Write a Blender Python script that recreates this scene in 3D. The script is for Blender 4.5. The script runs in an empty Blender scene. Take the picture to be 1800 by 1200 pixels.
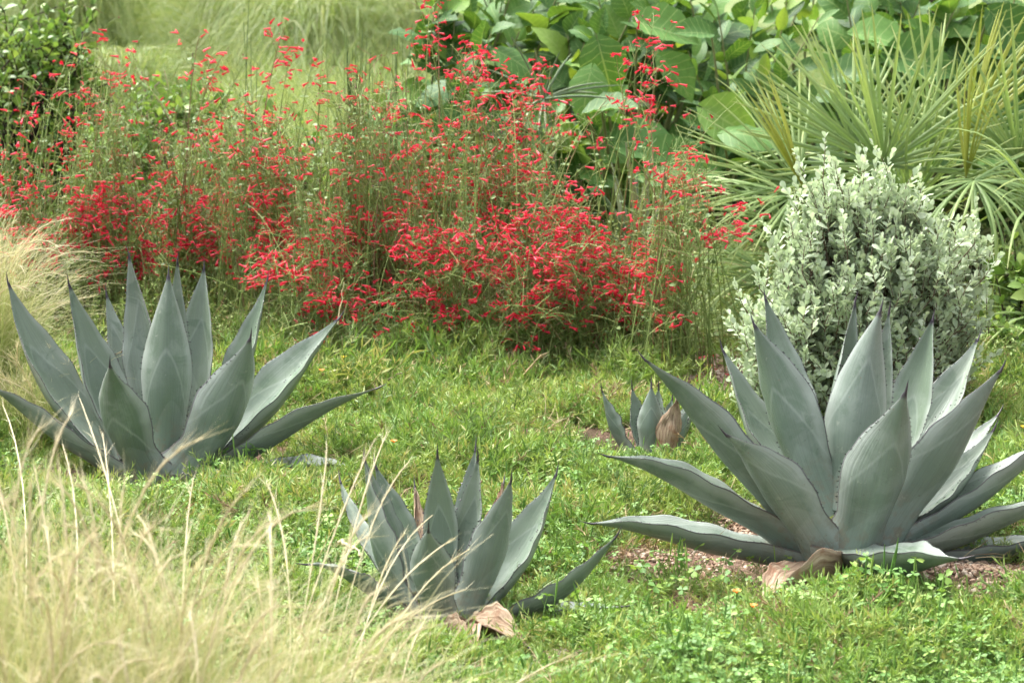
import bpy, math, random
import numpy as np
from mathutils import Vector, Matrix, noise

rng = np.random.default_rng(11)
random.seed(11)
scene = bpy.context.scene
col = scene.collection
R = math.radians

# ------------------------------------------------------------------ camera, sky, sun, exposure
CAM_H = 1.5
PITCH = R(9.35)
FPX = 4250.0                      # focal length in pixels of the 1800 px wide photograph
cam_d = bpy.data.cameras.new('camera')
cam_d.lens = 85.0
cam_d.sensor_width = 36.0
cam_d.clip_start = 0.05
cam_d.clip_end = 2000
cam_d.dof.use_dof = True
cam_d.dof.focus_distance = 6.5
cam_d.dof.aperture_fstop = 7.1
cam = bpy.data.objects.new('camera', cam_d)
cam.location = (0, 0, CAM_H)
cam.rotation_euler = (math.pi / 2 - PITCH, 0, 0)
col.objects.link(cam)
scene.camera = cam

SUN_EL, SUN_AZ = R(62), R(-50)     # azimuth from +Y (view direction) towards +X
world = bpy.data.worlds.new('World')
scene.world = world
world.use_nodes = True
wn = world.node_tree
bg = wn.nodes['Background']
sky = wn.nodes.new('ShaderNodeTexSky')
sky.sky_type = 'NISHITA'
sky.sun_disc = False
sky.sun_elevation = SUN_EL
sky.sun_rotation = SUN_AZ
sky.dust_density = 4.0
sky.ozone_density = 1.0
hs = wn.nodes.new('ShaderNodeHueSaturation')   # thin cloud: a whiter sky
hs.inputs['Saturation'].default_value = 0.28
wn.links.new(sky.outputs[0], hs.inputs['Color'])
wn.links.new(hs.outputs[0], bg.inputs['Color'])
bg.inputs['Strength'].default_value = 0.15
sun_d = bpy.data.lights.new('sun', 'SUN')
sun_d.energy = 3.0
sun_d.angle = R(34)
sun_d.color = (1.0, 0.975, 0.93)
sun = bpy.data.objects.new('sun', sun_d)
sd = Vector((math.sin(SUN_AZ) * math.cos(SUN_EL), math.cos(SUN_AZ) * math.cos(SUN_EL), math.sin(SUN_EL)))
sun.rotation_euler = (-sd).to_track_quat('-Z', 'Y').to_euler()
sun.location = sd * 20
col.objects.link(sun)
scene.view_settings.view_transform = 'Standard'
scene.view_settings.look = 'None'
scene.view_settings.gamma = 1
scene.view_settings.use_curve_mapping = False
scene.view_settings.exposure = 1.68
scene.cycles.use_denoising = True
scene.cycles.max_bounces = 5
scene.cycles.diffuse_bounces = 3
scene.cycles.glossy_bounces = 2
scene.cycles.use_adaptive_sampling = True
scene.cycles.adaptive_threshold = 0.03
scene.cycles.transmission_bounces = 4

# ------------------------------------------------------------------ helpers
FWD = np.array([0, math.cos(PITCH), -math.sin(PITCH)])
UPV = np.array([0, math.sin(PITCH), math.cos(PITCH)])
RGT = np.array([1.0, 0, 0])
C0 = np.array([0, 0, CAM_H])


def ray(px, py):
    return FWD + RGT * (px - 900) / FPX + UPV * (600 - py) / FPX


def at(px, py, Y):
    """world point on the photograph's ray (px, py) at distance Y in front of the camera"""
    d = ray(px, py)
    return C0 + d * (Y / d[1])


def ground(px, py):
    d = ray(px, py)
    return C0 + d * (-CAM_H / d[2])


def gx(px, D):
    """ground point at photograph column px and distance D"""
    y = 600 - FPX * math.tan(PITCH - math.atan(CAM_H / D))
    p = ground(px, y)
    return p


def proj(P):
    v = P - C0
    z = v @ FWD
    return 900 + FPX * (v @ RGT) / z, 600 - FPX * (v @ UPV) / z


def hgt(x, y):
    """gentle mounds of the planting bed, flattening out far away"""
    f = np.exp(-(np.maximum(np.asarray(y) - 9, 0) / 6) ** 2) * np.exp(-(np.asarray(x) / 9) ** 2)
    return 1.7 * f * (0.014 * np.sin(3.1 * x + 1.3) * np.cos(2.7 * y) + 0.012 * np.sin(5.3 * x - 4.1 * y) + 0.007 * np.sin(11 * x + 7 * y + 2) + 0.006 * np.sin(17 * y - 9 * x))


def norm(v):
    v = np.asarray(v, float)
    return v / np.maximum(np.linalg.norm(v, axis=-1, keepdims=True), 1e-9)


def mk_mesh(name, V, F, attrs=None, mat=None, smooth=True):
    """V (n,3); F a list of (m,3) or (m,4) index arrays; attrs name -> (n,) floats"""
    me = bpy.data.meshes.new(name)
    V = np.asarray(V, np.float32)
    if isinstance(F, np.ndarray):
        F = [F]
    F = [np.asarray(f, np.int32) for f in F if len(f)]
    me.vertices.add(len(V))
    me.vertices.foreach_set('co', V.ravel())
    li = np.concatenate([f.ravel() for f in F])
    tot = np.concatenate([np.full(len(f), f.shape[1], np.int32) for f in F])
    st = np.concatenate([[0], np.cumsum(tot)[:-1]]).astype(np.int32)
    me.loops.add(len(li))
    me.loops.foreach_set('vertex_index', li)
    me.polygons.add(len(tot))
    me.polygons.foreach_set('loop_start', st)
    me.polygons.foreach_set('loop_total', tot)
    me.polygons.foreach_set('use_smooth', np.full(len(tot), smooth, bool))
    for k, a in (attrs or {}).items():
        at_ = me.attributes.new(k, 'FLOAT', 'POINT')
        at_.data.foreach_set('value', np.asarray(a, np.float32))
    if mat:
        me.materials.append(mat)
    me.update(calc_edges=True)
    me.validate()
    return me


def link(name, me, parent=None, loc=(0, 0, 0)):
    o = bpy.data.objects.new(name, me)
    o.location = loc
    col.objects.link(o)
    if parent is not None:
        o.parent = parent
    return o


def tag(o, label=None, cat=None, group=None, kind=None):
    for k, v in (('label', label), ('category', cat), ('group', group), ('kind', kind)):
        if v:
            o[k] = v
    return o


def thing(name, loc, label, cat, group=None):
    o = bpy.data.objects.new(name, None)
    o.empty_display_size = 0.1
    o.location = loc
    col.objects.link(o)
    return tag(o, label, cat, group)


def ribbons(P, Wd, S):
    """P (n,k,3) centre lines, Wd (n,k) widths, S (n,k,3) side vectors -> V, quads, t, rnd"""
    n, k, _ = P.shape
    V = np.stack([P - S * Wd[..., None] / 2, P + S * Wd[..., None] / 2], 2).reshape(-1, 3)
    i = np.arange(n)[:, None] * (2 * k) + np.arange(k - 1)[None] * 2
    F = np.stack([i, i + 1, i + 3, i + 2], -1).reshape(-1, 4)
    t = np.broadcast_to(np.linspace(0, 1, k)[None, :, None], (n, k, 2)).ravel()
    r = np.repeat(rng.random(n), 2 * k)
    return V, F, t, r


def tubes(P, Rd, m=4):
    n, k, _ = P.shape
    T = norm(np.gradient(P, axis=1))
    ref = norm(rng.normal(size=(n, 1, 3)) + 0 * T)
    A = norm(np.cross(T, ref))
    B = np.cross(T, A)
    a = np.arange(m) * 2 * math.pi / m
    V = P[:, :, None] + Rd[:, :, None, None] * (A[:, :, None] * np.cos(a)[:, None] + B[:, :, None] * np.sin(a)[:, None])
    V = V.reshape(-1, 3)
    b = (np.arange(n)[:, None, None] * k + np.arange(k - 1)[None, :, None]) * m
    j = np.arange(m)[None, None]
    j2 = (j + 1) % m
    F = np.stack([b + j, b + j2, b + m + j2, b + m + j], -1).reshape(-1, 4)
    t = np.broadcast_to(np.linspace(0, 1, k)[None, :, None], (n, k, m)).ravel()
    r = np.repeat(rng.random(n), k * m)
    return V, F, t, r


def merge(*parts):
    Vs, Fs, ts, rs, off = [], [], [], [], 0
    for V, F, t, r in parts:
        Vs.append(V); Fs += [f + off for f in (F if isinstance(F, list) else [F])]; ts.append(t); rs.append(r)
        off += len(V)
    return np.concatenate(Vs), Fs, np.concatenate(ts), np.concatenate(rs)


def vft(name, tup, mat, parent=None, kind=None, label=None, loc=(0, 0, 0)):
    V, F, t, r = tup
    o = link(name, mk_mesh(name, V, F, {'t': t, 'rnd': r}, mat), parent, loc)
    return tag(o, label, None, None, kind)


def bez(A, B, C, k):
    u = np.linspace(0, 1, k)[None, :, None]
    return (1 - u) ** 2 * A[:, None] + 2 * u * (1 - u) * B[:, None] + u * u * C[:, None]


def rep(tpl, M):
    """copy a template (V, [F], t) by affine matrices M (n,3,4)"""
    V, F, t = tpl
    n, k = len(M), len(V)
    W = np.einsum('nij,kj->nki', M[:, :, :3], V) + M[:, None, :, 3]
    off = (np.arange(n) * k)[:, None, None]
    return W.reshape(-1, 3), [(f[None] + off).reshape(-1, f.shape[1]) for f in F], np.tile(t, n), np.repeat(rng.random(n), k)


def frames(pos, d, nrm, size, wid=None):
    """affine matrices with x along d, z towards nrm"""
    d = norm(d)
    s = norm(np.cross(nrm, d))
    z = np.cross(d, s)
    size = np.asarray(size, float)
    w = size if wid is None else wid
    return np.concatenate([(d * size[:, None])[:, :, None], (s * w[:, None])[:, :, None], (z * size[:, None])[:, :, None], pos[:, :, None]], 2)


def mat4(m34):
    return Matrix([list(map(float, r)) for r in m34] + [[0, 0, 0, 1]])


# ------------------------------------------------------------------ materials
def nmat(name):
    m = bpy.data.materials.new(name)
    m.use_nodes = True
    nt = m.node_tree
    nt.nodes.clear()
    out = nt.nodes.new('ShaderNodeOutputMaterial')
    return m, nt, out


def N(nt, typ, ins=None, **kw):
    n = nt.nodes.new(typ)
    for k, v in kw.items():
        setattr(n, k, v)
    for k, v in (ins or {}).items():
        if hasattr(v, 'is_output'):
            nt.links.new(v, n.inputs[k])
        else:
            n.inputs[k].default_value = v
    return n


def mth(nt, op, a, b=None, c=None, clamp=False):
    n = nt.nodes.new('ShaderNodeMath')
    n.operation = op
    n.use_clamp = clamp
    for i, v in enumerate((a, b, c)):
        if v is None:
            continue
        if hasattr(v, 'is_output'):
            nt.links.new(v, n.inputs[i])
        else:
            n.inputs[i].default_value = v
    return n.outputs[0]


def mixc(nt, f, a, b, mode='MIX'):
    n = nt.nodes.new('ShaderNodeMix')
    n.data_type = 'RGBA'
    n.blend_type = mode
    for s, v in ((n.inputs[0], f), (n.inputs[6], a), (n.inputs[7], b)):
        if hasattr(v, 'is_output'):
            nt.links.new(v, s)
        else:
            s.default_value = v if not isinstance(v, tuple) or len(v) == 4 else (*v, 1)
    return n.outputs[2]


def ramp(nt, f, stops):
    n = nt.nodes.new('ShaderNodeValToRGB')
    e = n.color_ramp.elements
    while len(e) < len(stops):
        e.new(0.5)
    for el, (p, c) in zip(e, stops):
        el.position = p
        el.color = (*c, 1)
    nt.links.new(f, n.inputs[0])
    return n.outputs[0]


def attr(nt, name):
    return N(nt, 'ShaderNodeAttribute', attribute_name=name).outputs['Fac']


def sstep(nt, v, lo, hi):
    n = nt.nodes.new('ShaderNodeMapRange')
    n.interpolation_type = 'SMOOTHSTEP'
    nt.links.new(v, n.inputs[0])
    n.inputs[1].default_value = lo
    n.inputs[2].default_value = hi
    return n.outputs[0]


def leafmat(name, stops, along=None, along_f=1.0, rough=0.5, transl=0.3, tcol=None, spec=0.4, veins=None, blot=None):
    """stops: colour ramp over a per-leaf random value; along: (stops over t) multiplied in by along_f"""
    m, nt, out = nmat(name)
    oi = N(nt, 'ShaderNodeObjectInfo').outputs['Random']
    f = mth(nt, 'FRACT', mth(nt, 'ADD', attr(nt, 'rnd'), oi))
    c = ramp(nt, f, stops)
    if along:
        c2 = ramp(nt, attr(nt, 't'), along)
        c = mixc(nt, along_f, c, c2)
    if veins:
        s = mth(nt, 'ABSOLUTE', attr(nt, 's'))
        ph = mth(nt, 'FRACT', mth(nt, 'ADD', mth(nt, 'MULTIPLY', attr(nt, 't'), veins[0]), mth(nt, 'MULTIPLY', s, -1.6)))
        ln = mth(nt, 'SUBTRACT', 1.0, sstep(nt, mth(nt, 'ABSOLUTE', mth(nt, 'SUBTRACT', ph, 0.5)), 0.0, 0.09))
        mid = mth(nt, 'SUBTRACT', 1.0, sstep(nt, s, 0.015, 0.06))
        vv = mth(nt, 'MULTIPLY', mth(nt, 'MAXIMUM', ln, mid), veins[2])
        c = mixc(nt, vv, c, veins[1])
    tc = N(nt, 'ShaderNodeTexCoord').outputs['Object']
    nz = N(nt, 'ShaderNodeTexNoise', {'Vector': tc, 'Scale': blot[0] if blot else 14.0, 'Detail': 3.0}).outputs['Fac']
    v = mth(nt, 'ADD', mth(nt, 'MULTIPLY', nz, blot[1] if blot else 0.5), 1 - (blot[1] if blot else 0.5) / 2)
    h = N(nt, 'ShaderNodeHueSaturation', {'Color': c, 'Value': v})
    c = h.outputs[0]
    p = N(nt, 'ShaderNodeBsdfPrincipled', {'Base Color': c, 'Roughness': rough, 'Specular IOR Level': spec})
    if transl > 0:
        tcn = mixc(nt, 1.0, c, tcol or (1.0, 1.0, 0.55), 'MULTIPLY')
        tr = N(nt, 'ShaderNodeBsdfTranslucent', {'Color': tcn})
        mx = N(nt, 'ShaderNodeMixShader', {0: transl, 1: p.outputs[0], 2: tr.outputs[0]})
        nt.links.new(mx.outputs[0], out.inputs[0])
    else:
        nt.links.new(p.outputs[0], out.inputs[0])
    return m


def plain(name, c, rough=0.6, spec=0.3):
    m, nt, out = nmat(name)
    oi = N(nt, 'ShaderNodeObjectInfo').outputs['Random']
    tc = N(nt, 'ShaderNodeTexCoord').outputs['Object']
    nz = N(nt, 'ShaderNodeTexNoise', {'Vector': tc, 'Scale': 30.0, 'Detail': 4.0}).outputs['Fac']
    v = mth(nt, 'ADD', mth(nt, 'MULTIPLY', nz, 0.7), mth(nt, 'ADD', mth(nt, 'MULTIPLY', oi, 0.2), 0.55))
    h = N(nt, 'ShaderNodeHueSaturation', {'Color': (*c, 1), 'Value': v})
    p = N(nt, 'ShaderNodeBsdfPrincipled', {'Base Color': h.outputs[0], 'Roughness': rough, 'Specular IOR Level': spec})
    nt.links.new(p.outputs[0], out.inputs[0])
    return m


def agave_material():
    m, nt, out = nmat('agave_leaf_skin')
    t, s, top = attr(nt, 't'), attr(nt, 's'), attr(nt, 'side')
    sa = mth(nt, 'ABSOLUTE', s)
    oi = N(nt, 'ShaderNodeObjectInfo').outputs['Random']
    tc = N(nt, 'ShaderNodeTexCoord').outputs['Object']
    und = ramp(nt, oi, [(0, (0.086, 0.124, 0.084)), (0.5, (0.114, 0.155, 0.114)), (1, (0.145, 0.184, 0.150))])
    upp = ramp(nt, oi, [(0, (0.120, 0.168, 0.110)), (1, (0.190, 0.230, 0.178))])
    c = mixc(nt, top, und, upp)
    # waxy bloom, broad mottling
    n1 = N(nt, 'ShaderNodeTexNoise', {'Vector': tc, 'Scale': 6.0, 'Detail': 5.0, 'Roughness': 0.6}).outputs['Fac']
    c = mixc(nt, mth(nt, 'MULTIPLY', sstep(nt, n1, 0.44, 0.62), 0.36), c, (0.27, 0.31, 0.275))
    n6 = N(nt, 'ShaderNodeTexNoise', {'Vector': tc, 'Scale': 9.0, 'Detail': 6.0, 'Roughness': 0.7, 'Distortion': 0.8}).outputs['Fac']
    c = mixc(nt, mth(nt, 'MULTIPLY', sstep(nt, n6, 0.52, 0.62), 0.55), c, (0.075, 0.118, 0.075))
    # imprint of the neighbouring leaf: a paler arched band that crosses the blade
    off = mth(nt, 'MULTIPLY', oi, 0.22)
    arch = mth(nt, 'SUBTRACT', mth(nt, 'ADD', 0.58, off), mth(nt, 'MULTIPLY', mth(nt, 'POWER', sa, 1.6), 0.42))
    nd = mth(nt, 'MULTIPLY', mth(nt, 'SUBTRACT', N(nt, 'ShaderNodeTexNoise', {'Vector': tc, 'Scale': 12.0}).outputs['Fac'], 0.5), 0.06)
    df = mth(nt, 'ADD', mth(nt, 'SUBTRACT', t, arch), nd)
    inner = mth(nt, 'SUBTRACT', 1.0, sstep(nt, df, -0.035, 0.02))
    c = mixc(nt, mth(nt, 'MULTIPLY', inner, 0.42), c, (0.095, 0.130, 0.105))
    ln = mth(nt, 'SUBTRACT', 1.0, sstep(nt, mth(nt, 'ABSOLUTE', df), 0.0, 0.028))
    c = mixc(nt, mth(nt, 'MULTIPLY', ln, 0.20), c, (0.36, 0.40, 0.37))
    arch2 = mth(nt, 'SUBTRACT', mth(nt, 'ADD', 0.34, mth(nt, 'MULTIPLY', oi, 0.1)), mth(nt, 'MULTIPLY', mth(nt, 'POWER', mth(nt, 'ABSOLUTE', mth(nt, 'SUBTRACT', s, 0.25)), 1.5), 0.30))
    df2 = mth(nt, 'ADD', mth(nt, 'SUBTRACT', t, arch2), nd)
    c = mixc(nt, mth(nt, 'MULTIPLY', mth(nt, 'SUBTRACT', 1.0, sstep(nt, df2, -0.01, 0.015)), 0.20), c, (0.26, 0.31, 0.28))
    # fine streaks along the blade
    cv = N(nt, 'ShaderNodeCombineXYZ', {0: mth(nt, 'MULTIPLY', s, 26.0), 1: mth(nt, 'MULTIPLY', t, 2.0), 2: mth(nt, 'MULTIPLY', oi, 37.0)}).outputs[0]
    n2 = N(nt, 'ShaderNodeTexNoise', {'Vector': cv, 'Scale': 1.0, 'Detail': 3.0}).outputs['Fac']
    v = mth(nt, 'ADD', mth(nt, 'MULTIPLY', n2, 0.38), 0.88)
    c = N(nt, 'ShaderNodeHueSaturation', {'Color': c, 'Value': v}).outputs[0]
    # pale bloom towards the margins, dark horny margin, small scars
    c = mixc(nt, mth(nt, 'MULTIPLY', sstep(nt, sa, 0.70, 0.93), 0.45), c, (0.33, 0.36, 0.33))
    n3 = N(nt, 'ShaderNodeTexNoise', {'Vector': tc, 'Scale': 120.0, 'Detail': 2.0}).outputs['Fac']
    c = mixc(nt, mth(nt, 'MULTIPLY', sstep(nt, n3, 0.72, 0.76), 0.55), c, (0.07, 0.06, 0.05))
    n4 = N(nt, 'ShaderNodeTexVoronoi', {'Vector': tc, 'Scale': 22.0}).outputs['Distance']
    c = mixc(nt, mth(nt, 'MULTIPLY', mth(nt, 'SUBTRACT', 1.0, sstep(nt, n4, 0.03, 0.06)), 0.5), c, (0.16, 0.12, 0.09))
    mg = mth(nt, 'MULTIPLY', sstep(nt, mth(nt, 'ADD', sa, mth(nt, 'MULTIPLY', n3, 0.008)), 0.984, 0.996), 0.75)
    c = mixc(nt, mg, c, (0.045, 0.032, 0.045))
    c = mixc(nt, sstep(nt, t, 0.955, 0.985), c, (0.055, 0.045, 0.06))
    n5 = N(nt, 'ShaderNodeTexNoise', {'Vector': tc, 'Scale': 35.0, 'Detail': 4.0, 'Roughness': 0.7}).outputs['Fac']
    low = mth(nt, 'MULTIPLY', mth(nt, 'SUBTRACT', 1.0, sstep(nt, t, 0.02, 0.38)), sstep(nt, n5, 0.46, 0.62))
    c = mixc(nt, mth(nt, 'MULTIPLY', low, 0.55), c, (0.17, 0.13, 0.085))
    sc = mth(nt, 'MULTIPLY', sstep(nt, n5, 0.66, 0.72), 0.35)
    c = mixc(nt, sc, c, (0.34, 0.36, 0.30))
    bp = N(nt, 'ShaderNodeBump', {'Height': mth(nt, 'ADD', n2, mth(nt, 'MULTIPLY', n1, 0.6)), 'Strength': 0.4, 'Distance': 0.004}).outputs[0]
    ro = mth(nt, 'ADD', 0.27, mth(nt, 'MULTIPLY', n1, 0.28))
    p = N(nt, 'ShaderNodeBsdfPrincipled', {'Base Color': c, 'Roughness': ro, 'Specular IOR Level': 0.45, 'Normal': bp})
    nt.links.new(p.outputs[0], out.inputs[0])
    return m


def ground_material():
    m, nt, out = nmat('bed_soil')
    tc = N(nt, 'ShaderNodeTexCoord').outputs['Object']
    v1 = N(nt, 'ShaderNodeTexVoronoi', {'Vector': tc, 'Scale': 95.0})
    n1 = N(nt, 'ShaderNodeTexNoise', {'Vector': tc, 'Scale': 3.0, 'Detail': 6.0}).outputs['Fac']
    c = ramp(nt, v1.outputs['Color'], [(0.1, (0.06, 0.038, 0.026)), (0.5, (0.12, 0.075, 0.052)), (0.9, (0.20, 0.13, 0.10))])
    c = mixc(nt, sstep(nt, n1, 0.4, 0.65), c, (0.055, 0.04, 0.024))
    bp = N(nt, 'ShaderNodeBump', {'Height': v1.outputs['Distance'], 'Strength': 0.8, 'Distance': 0.006}, invert=True).outputs[0]
    p = N(nt, 'ShaderNodeBsdfPrincipled', {'Base Color': c, 'Roughness': 0.95, 'Specular IOR Level': 0.1, 'Normal': bp})
    nt.links.new(p.outputs[0], out.inputs[0])
    return m


def lawn_material():
    m, nt, out = nmat('lawn_turf')
    tc = N(nt, 'ShaderNodeTexCoord').outputs['Object']
    n1 = N(nt, 'ShaderNodeTexNoise', {'Vector': tc, 'Scale': 0.7, 'Detail': 8.0, 'Roughness': 0.65}).outputs['Fac']
    n2 = N(nt, 'ShaderNodeTexNoise', {'Vector': tc, 'Scale': 25.0, 'Detail': 4.0}).outputs['Fac']
    c = ramp(nt, n1, [(0.3, (0.085, 0.12, 0.038)), (0.55, (0.13, 0.165, 0.06)), (0.75, (0.18, 0.20, 0.09))])
    c = N(nt, 'ShaderNodeHueSaturation', {'Color': c, 'Value': mth(nt, 'ADD', 0.6, mth(nt, 'MULTIPLY', n2, 0.8))}).outputs[0]
    p = N(nt, 'ShaderNodeBsdfPrincipled', {'Base Color': c, 'Roughness': 0.9, 'Specular IOR Level': 0.1})
    nt.links.new(p.outputs[0], out.inputs[0])
    return m


def dry_material():
    m, nt, out = nmat('dry_leaf')
    tc = N(nt, 'ShaderNodeTexCoord').outputs['Object']
    s, t = attr(nt, 's'), attr(nt, 't')
    cv = N(nt, 'ShaderNodeCombineXYZ', {0: mth(nt, 'MULTIPLY', s, 14.0), 1: mth(nt, 'MULTIPLY', t, 2.5), 2: 0.0}).outputs[0]
    n1 = N(nt, 'ShaderNodeTexNoise', {'Vector': cv, 'Scale': 1.0, 'Detail': 5.0, 'Roughness': 0.65}).outputs['Fac']
    n2 = N(nt, 'ShaderNodeTexNoise', {'Vector': tc, 'Scale': 25.0, 'Detail': 4.0}).outputs['Fac']
    c = ramp(nt, n1, [(0.3, (0.09, 0.05, 0.032)), (0.48, (0.29, 0.205, 0.135)), (0.7, (0.50, 0.40, 0.29))])
    c = mixc(nt, mth(nt, 'MULTIPLY', sstep(nt, n2, 0.5, 0.7), 0.7), c, (0.22, 0.10, 0.055))
    bp = N(nt, 'ShaderNodeBump', {'Height': n1, 'Strength': 0.6, 'Distance': 0.006}).outputs[0]
    p = N(nt, 'ShaderNodeBsdfPrincipled', {'Base Color': c, 'Roughness': 0.75, 'Specular IOR Level': 0.25, 'Normal': bp})
    nt.links.new(p.outputs[0], out.inputs[0])
    return m


M_AG = agave_material()
M_SPINE = plain('spine_dark', (0.035, 0.026, 0.035), 0.4, 0.5)
M_DRY = dry_material()
M_SOIL = ground_material()
M_LAWN = lawn_material()
M_RED = leafmat('flower_red', [(0, (0.58, 0.012, 0.04)), (0.5, (0.76, 0.026, 0.07)), (1, (0.84, 0.09, 0.14))], rough=0.5, transl=0.38, tcol=(1, 0.7, 0.7))
M_FSTEM = leafmat('flower_stem', [(0, (0.14, 0.21, 0.05)), (0.45, (0.23, 0.31, 0.085)), (0.86, (0.33, 0.40, 0.13)), (0.95, (0.22, 0.12, 0.07)), (1, (0.28, 0.20, 0.09))], rough=0.6, transl=0.15)
M_FBUD = leafmat('flower_calyx', [(0, (0.13, 0.03, 0.03)), (0.6, (0.25, 0.05, 0.045)), (1, (0.16, 0.15, 0.05))], rough=0.6, transl=0.0)
M_FLEAF = leafmat('flower_leaf', [(0, (0.08, 0.15, 0.035)), (0.5, (0.14, 0.22, 0.06)), (1, (0.22, 0.29, 0.10))], rough=0.5, transl=0.3)
M_SILVER = leafmat('silver_leaf', [(0, (0.40, 0.49, 0.33)), (0.5, (0.49, 0.57, 0.41)), (1, (0.56, 0.63, 0.46))], rough=0.85, transl=0.34, tcol=(0.95, 1, 0.75), spec=0.2)
M_TWIG = plain('twig_bark', (0.16, 0.12, 0.085), 0.9, 0.1)
M_DTWIG = plain('dark_bark', (0.05, 0.035, 0.03), 0.9, 0.1)
M_GTWIG = plain('green_bark', (0.16, 0.17, 0.07), 0.8, 0.2)
M_BIG = leafmat('big_leaf', [(0, (0.045, 0.11, 0.03)), (0.4, (0.075, 0.165, 0.042)), (0.75, (0.12, 0.24, 0.06)), (1, (0.24, 0.36, 0.08))], rough=0.5, transl=0.36, tcol=(1.1, 1.0, 0.35), spec=0.2, veins=(7.0, (0.34, 0.44, 0.18), 0.45))
M_DKLEAF = leafmat('shrub_leaf', [(0, (0.09, 0.17, 0.035)), (0.5, (0.16, 0.27, 0.06)), (1, (0.28, 0.38, 0.10))], rough=0.42, transl=0.35)
M_PALM = leafmat('palm_segment', [(0, (0.18, 0.28, 0.085)), (0.5, (0.25, 0.36, 0.12)), (1, (0.34, 0.42, 0.14))], along=[(0, (0.13, 0.22, 0.09)), (0.5, (0.21, 0.31, 0.12)), (0.85, (0.32, 0.40, 0.13)), (1, (0.40, 0.38, 0.13))], along_f=0.55, rough=0.5, transl=0.34, spec=0.35)
M_PALMY = leafmat('palm_spear', [(0, (0.25, 0.31, 0.05)), (1, (0.36, 0.39, 0.08))], rough=0.4, transl=0.3)
M_PETIOLE = plain('palm_petiole', (0.22, 0.27, 0.10), 0.5, 0.4)
M_FEATHER = leafmat('feather_blade', [(0, (0.20, 0.27, 0.08)), (0.45, (0.38, 0.38, 0.18)), (1, (0.52, 0.46, 0.30))], along=[(0, (0.14, 0.24, 0.035)), (0.4, (0.30, 0.39, 0.10)), (0.72, (0.56, 0.53, 0.28)), (1, (0.74, 0.68, 0.47))], along_f=0.7, rough=0.5, transl=0.35, tcol=(1, 1, 0.8))
M_PLUME = leafmat('feather_plume', [(0, (0.50, 0.43, 0.26)), (0.5, (0.63, 0.56, 0.36)), (1, (0.75, 0.68, 0.48))], rough=0.6, transl=0.35, tcol=(1, 1, 0.85))
M_WEEP = leafmat('weeping_blade', [(0, (0.17, 0.25, 0.075)), (0.5, (0.25, 0.32, 0.12)), (1, (0.38, 0.40, 0.19))], rough=0.5, transl=0.4)
M_RUSH = leafmat('rush_stem', [(0, (0.08, 0.15, 0.04)), (1, (0.18, 0.26, 0.08))], rough=0.5, transl=0.1)
M_YUC = leafmat('sword_leaf', [(0, (0.15, 0.21, 0.12)), (0.6, (0.22, 0.27, 0.16)), (1, (0.36, 0.32, 0.19))], rough=0.65, transl=0.15, spec=0.15)
M_NEEDLE = leafmat('needle_leaf', [(0, (0.14, 0.26, 0.055)), (0.45, (0.24, 0.36, 0.085)), (0.8, (0.34, 0.42, 0.12)), (1, (0.40, 0.35, 0.14))], rough=0.5, transl=0.3)
M_CLOVER = leafmat('clover_leaf', [(0, (0.11, 0.24, 0.05)), (0.6, (0.19, 0.34, 0.075)), (1, (0.30, 0.43, 0.10))], rough=0.5, transl=0.35)
M_GRASS = leafmat('grass_blade', [(0, (0.11, 0.19, 0.05)), (0.6, (0.19, 0.27, 0.09)), (1, (0.38, 0.37, 0.17))], rough=0.5, transl=0.3)
M_DRYBIT = leafmat('dry_bits', [(0, (0.18, 0.10, 0.06)), (0.5, (0.36, 0.25, 0.14)), (1, (0.55, 0.45, 0.27))], rough=0.8, transl=0.1)
M_PEBBLE = leafmat('pebble', [(0, (0.16, 0.095, 0.062)), (0.35, (0.27, 0.18, 0.122)), (0.75, (0.36, 0.262, 0.19)), (1, (0.46, 0.39, 0.31))], rough=0.85, transl=0.0, spec=0.2)
M_YEL = leafmat('petal_yellow', [(0, (0.85, 0.55, 0.02)), (1, (0.9, 0.7, 0.05))], transl=0.3)
M_ORA = leafmat('petal_orange', [(0, (0.85, 0.22, 0.03)), (1, (0.9, 0.35, 0.08))], transl=0.3)

# ------------------------------------------------------------------ ground and lawn
xs = np.concatenate([np.linspace(-400, -8, 18)[:-1], np.linspace(-8, 8, 129), np.linspace(8, 400, 18)[1:]])
ys = np.concatenate([np.linspace(-60, 1, 8)[:-1], np.linspace(1, 14, 131), np.linspace(14, 600, 25)[1:]])


def sheet(name, xs, ys, fz, mat):
    X, Y = np.meshgrid(xs, ys)
    V = np.stack([X, Y, fz(X, Y)], -1).reshape(-1, 3)
    nx, ny = len(xs), len(ys)
    i = (np.arange(ny - 1)[:, None] * nx + np.arange(nx - 1)[None])
    F = np.stack([i, i + 1, i + nx + 1, i + nx], -1).reshape(-1, 4)
    return tag(link(name, mk_mesh(name, V, F, None, mat)), kind='structure')


sheet('ground', xs, ys, lambda x, y: hgt(x, y) - 0.02 * (y > 11.5), M_SOIL)
sheet('lawn', np.linspace(-400, 400, 60), np.concatenate([np.linspace(11.6, 40, 20), np.linspace(41, 600, 20)]), lambda x, y: 0.004 + 0 * x, M_LAWN)


# ------------------------------------------------------------------ agaves
_wk = np.array([(0, 1.0), (.08, .84), (.2, .77), (.33, .90), (.44, 1.0), (.54, .97), (.66, .81), (.77, .58), (.87, .34), (.94, .16), (1, .035)])
_u = np.linspace(0, 1, 201)
_wp = np.interp(_u, _wk[:, 0], _wk[:, 1])
_wp = np.convolve(np.pad(_wp, 9, mode='edge'), np.hanning(19) / np.hanning(19).sum(), 'valid')


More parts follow.
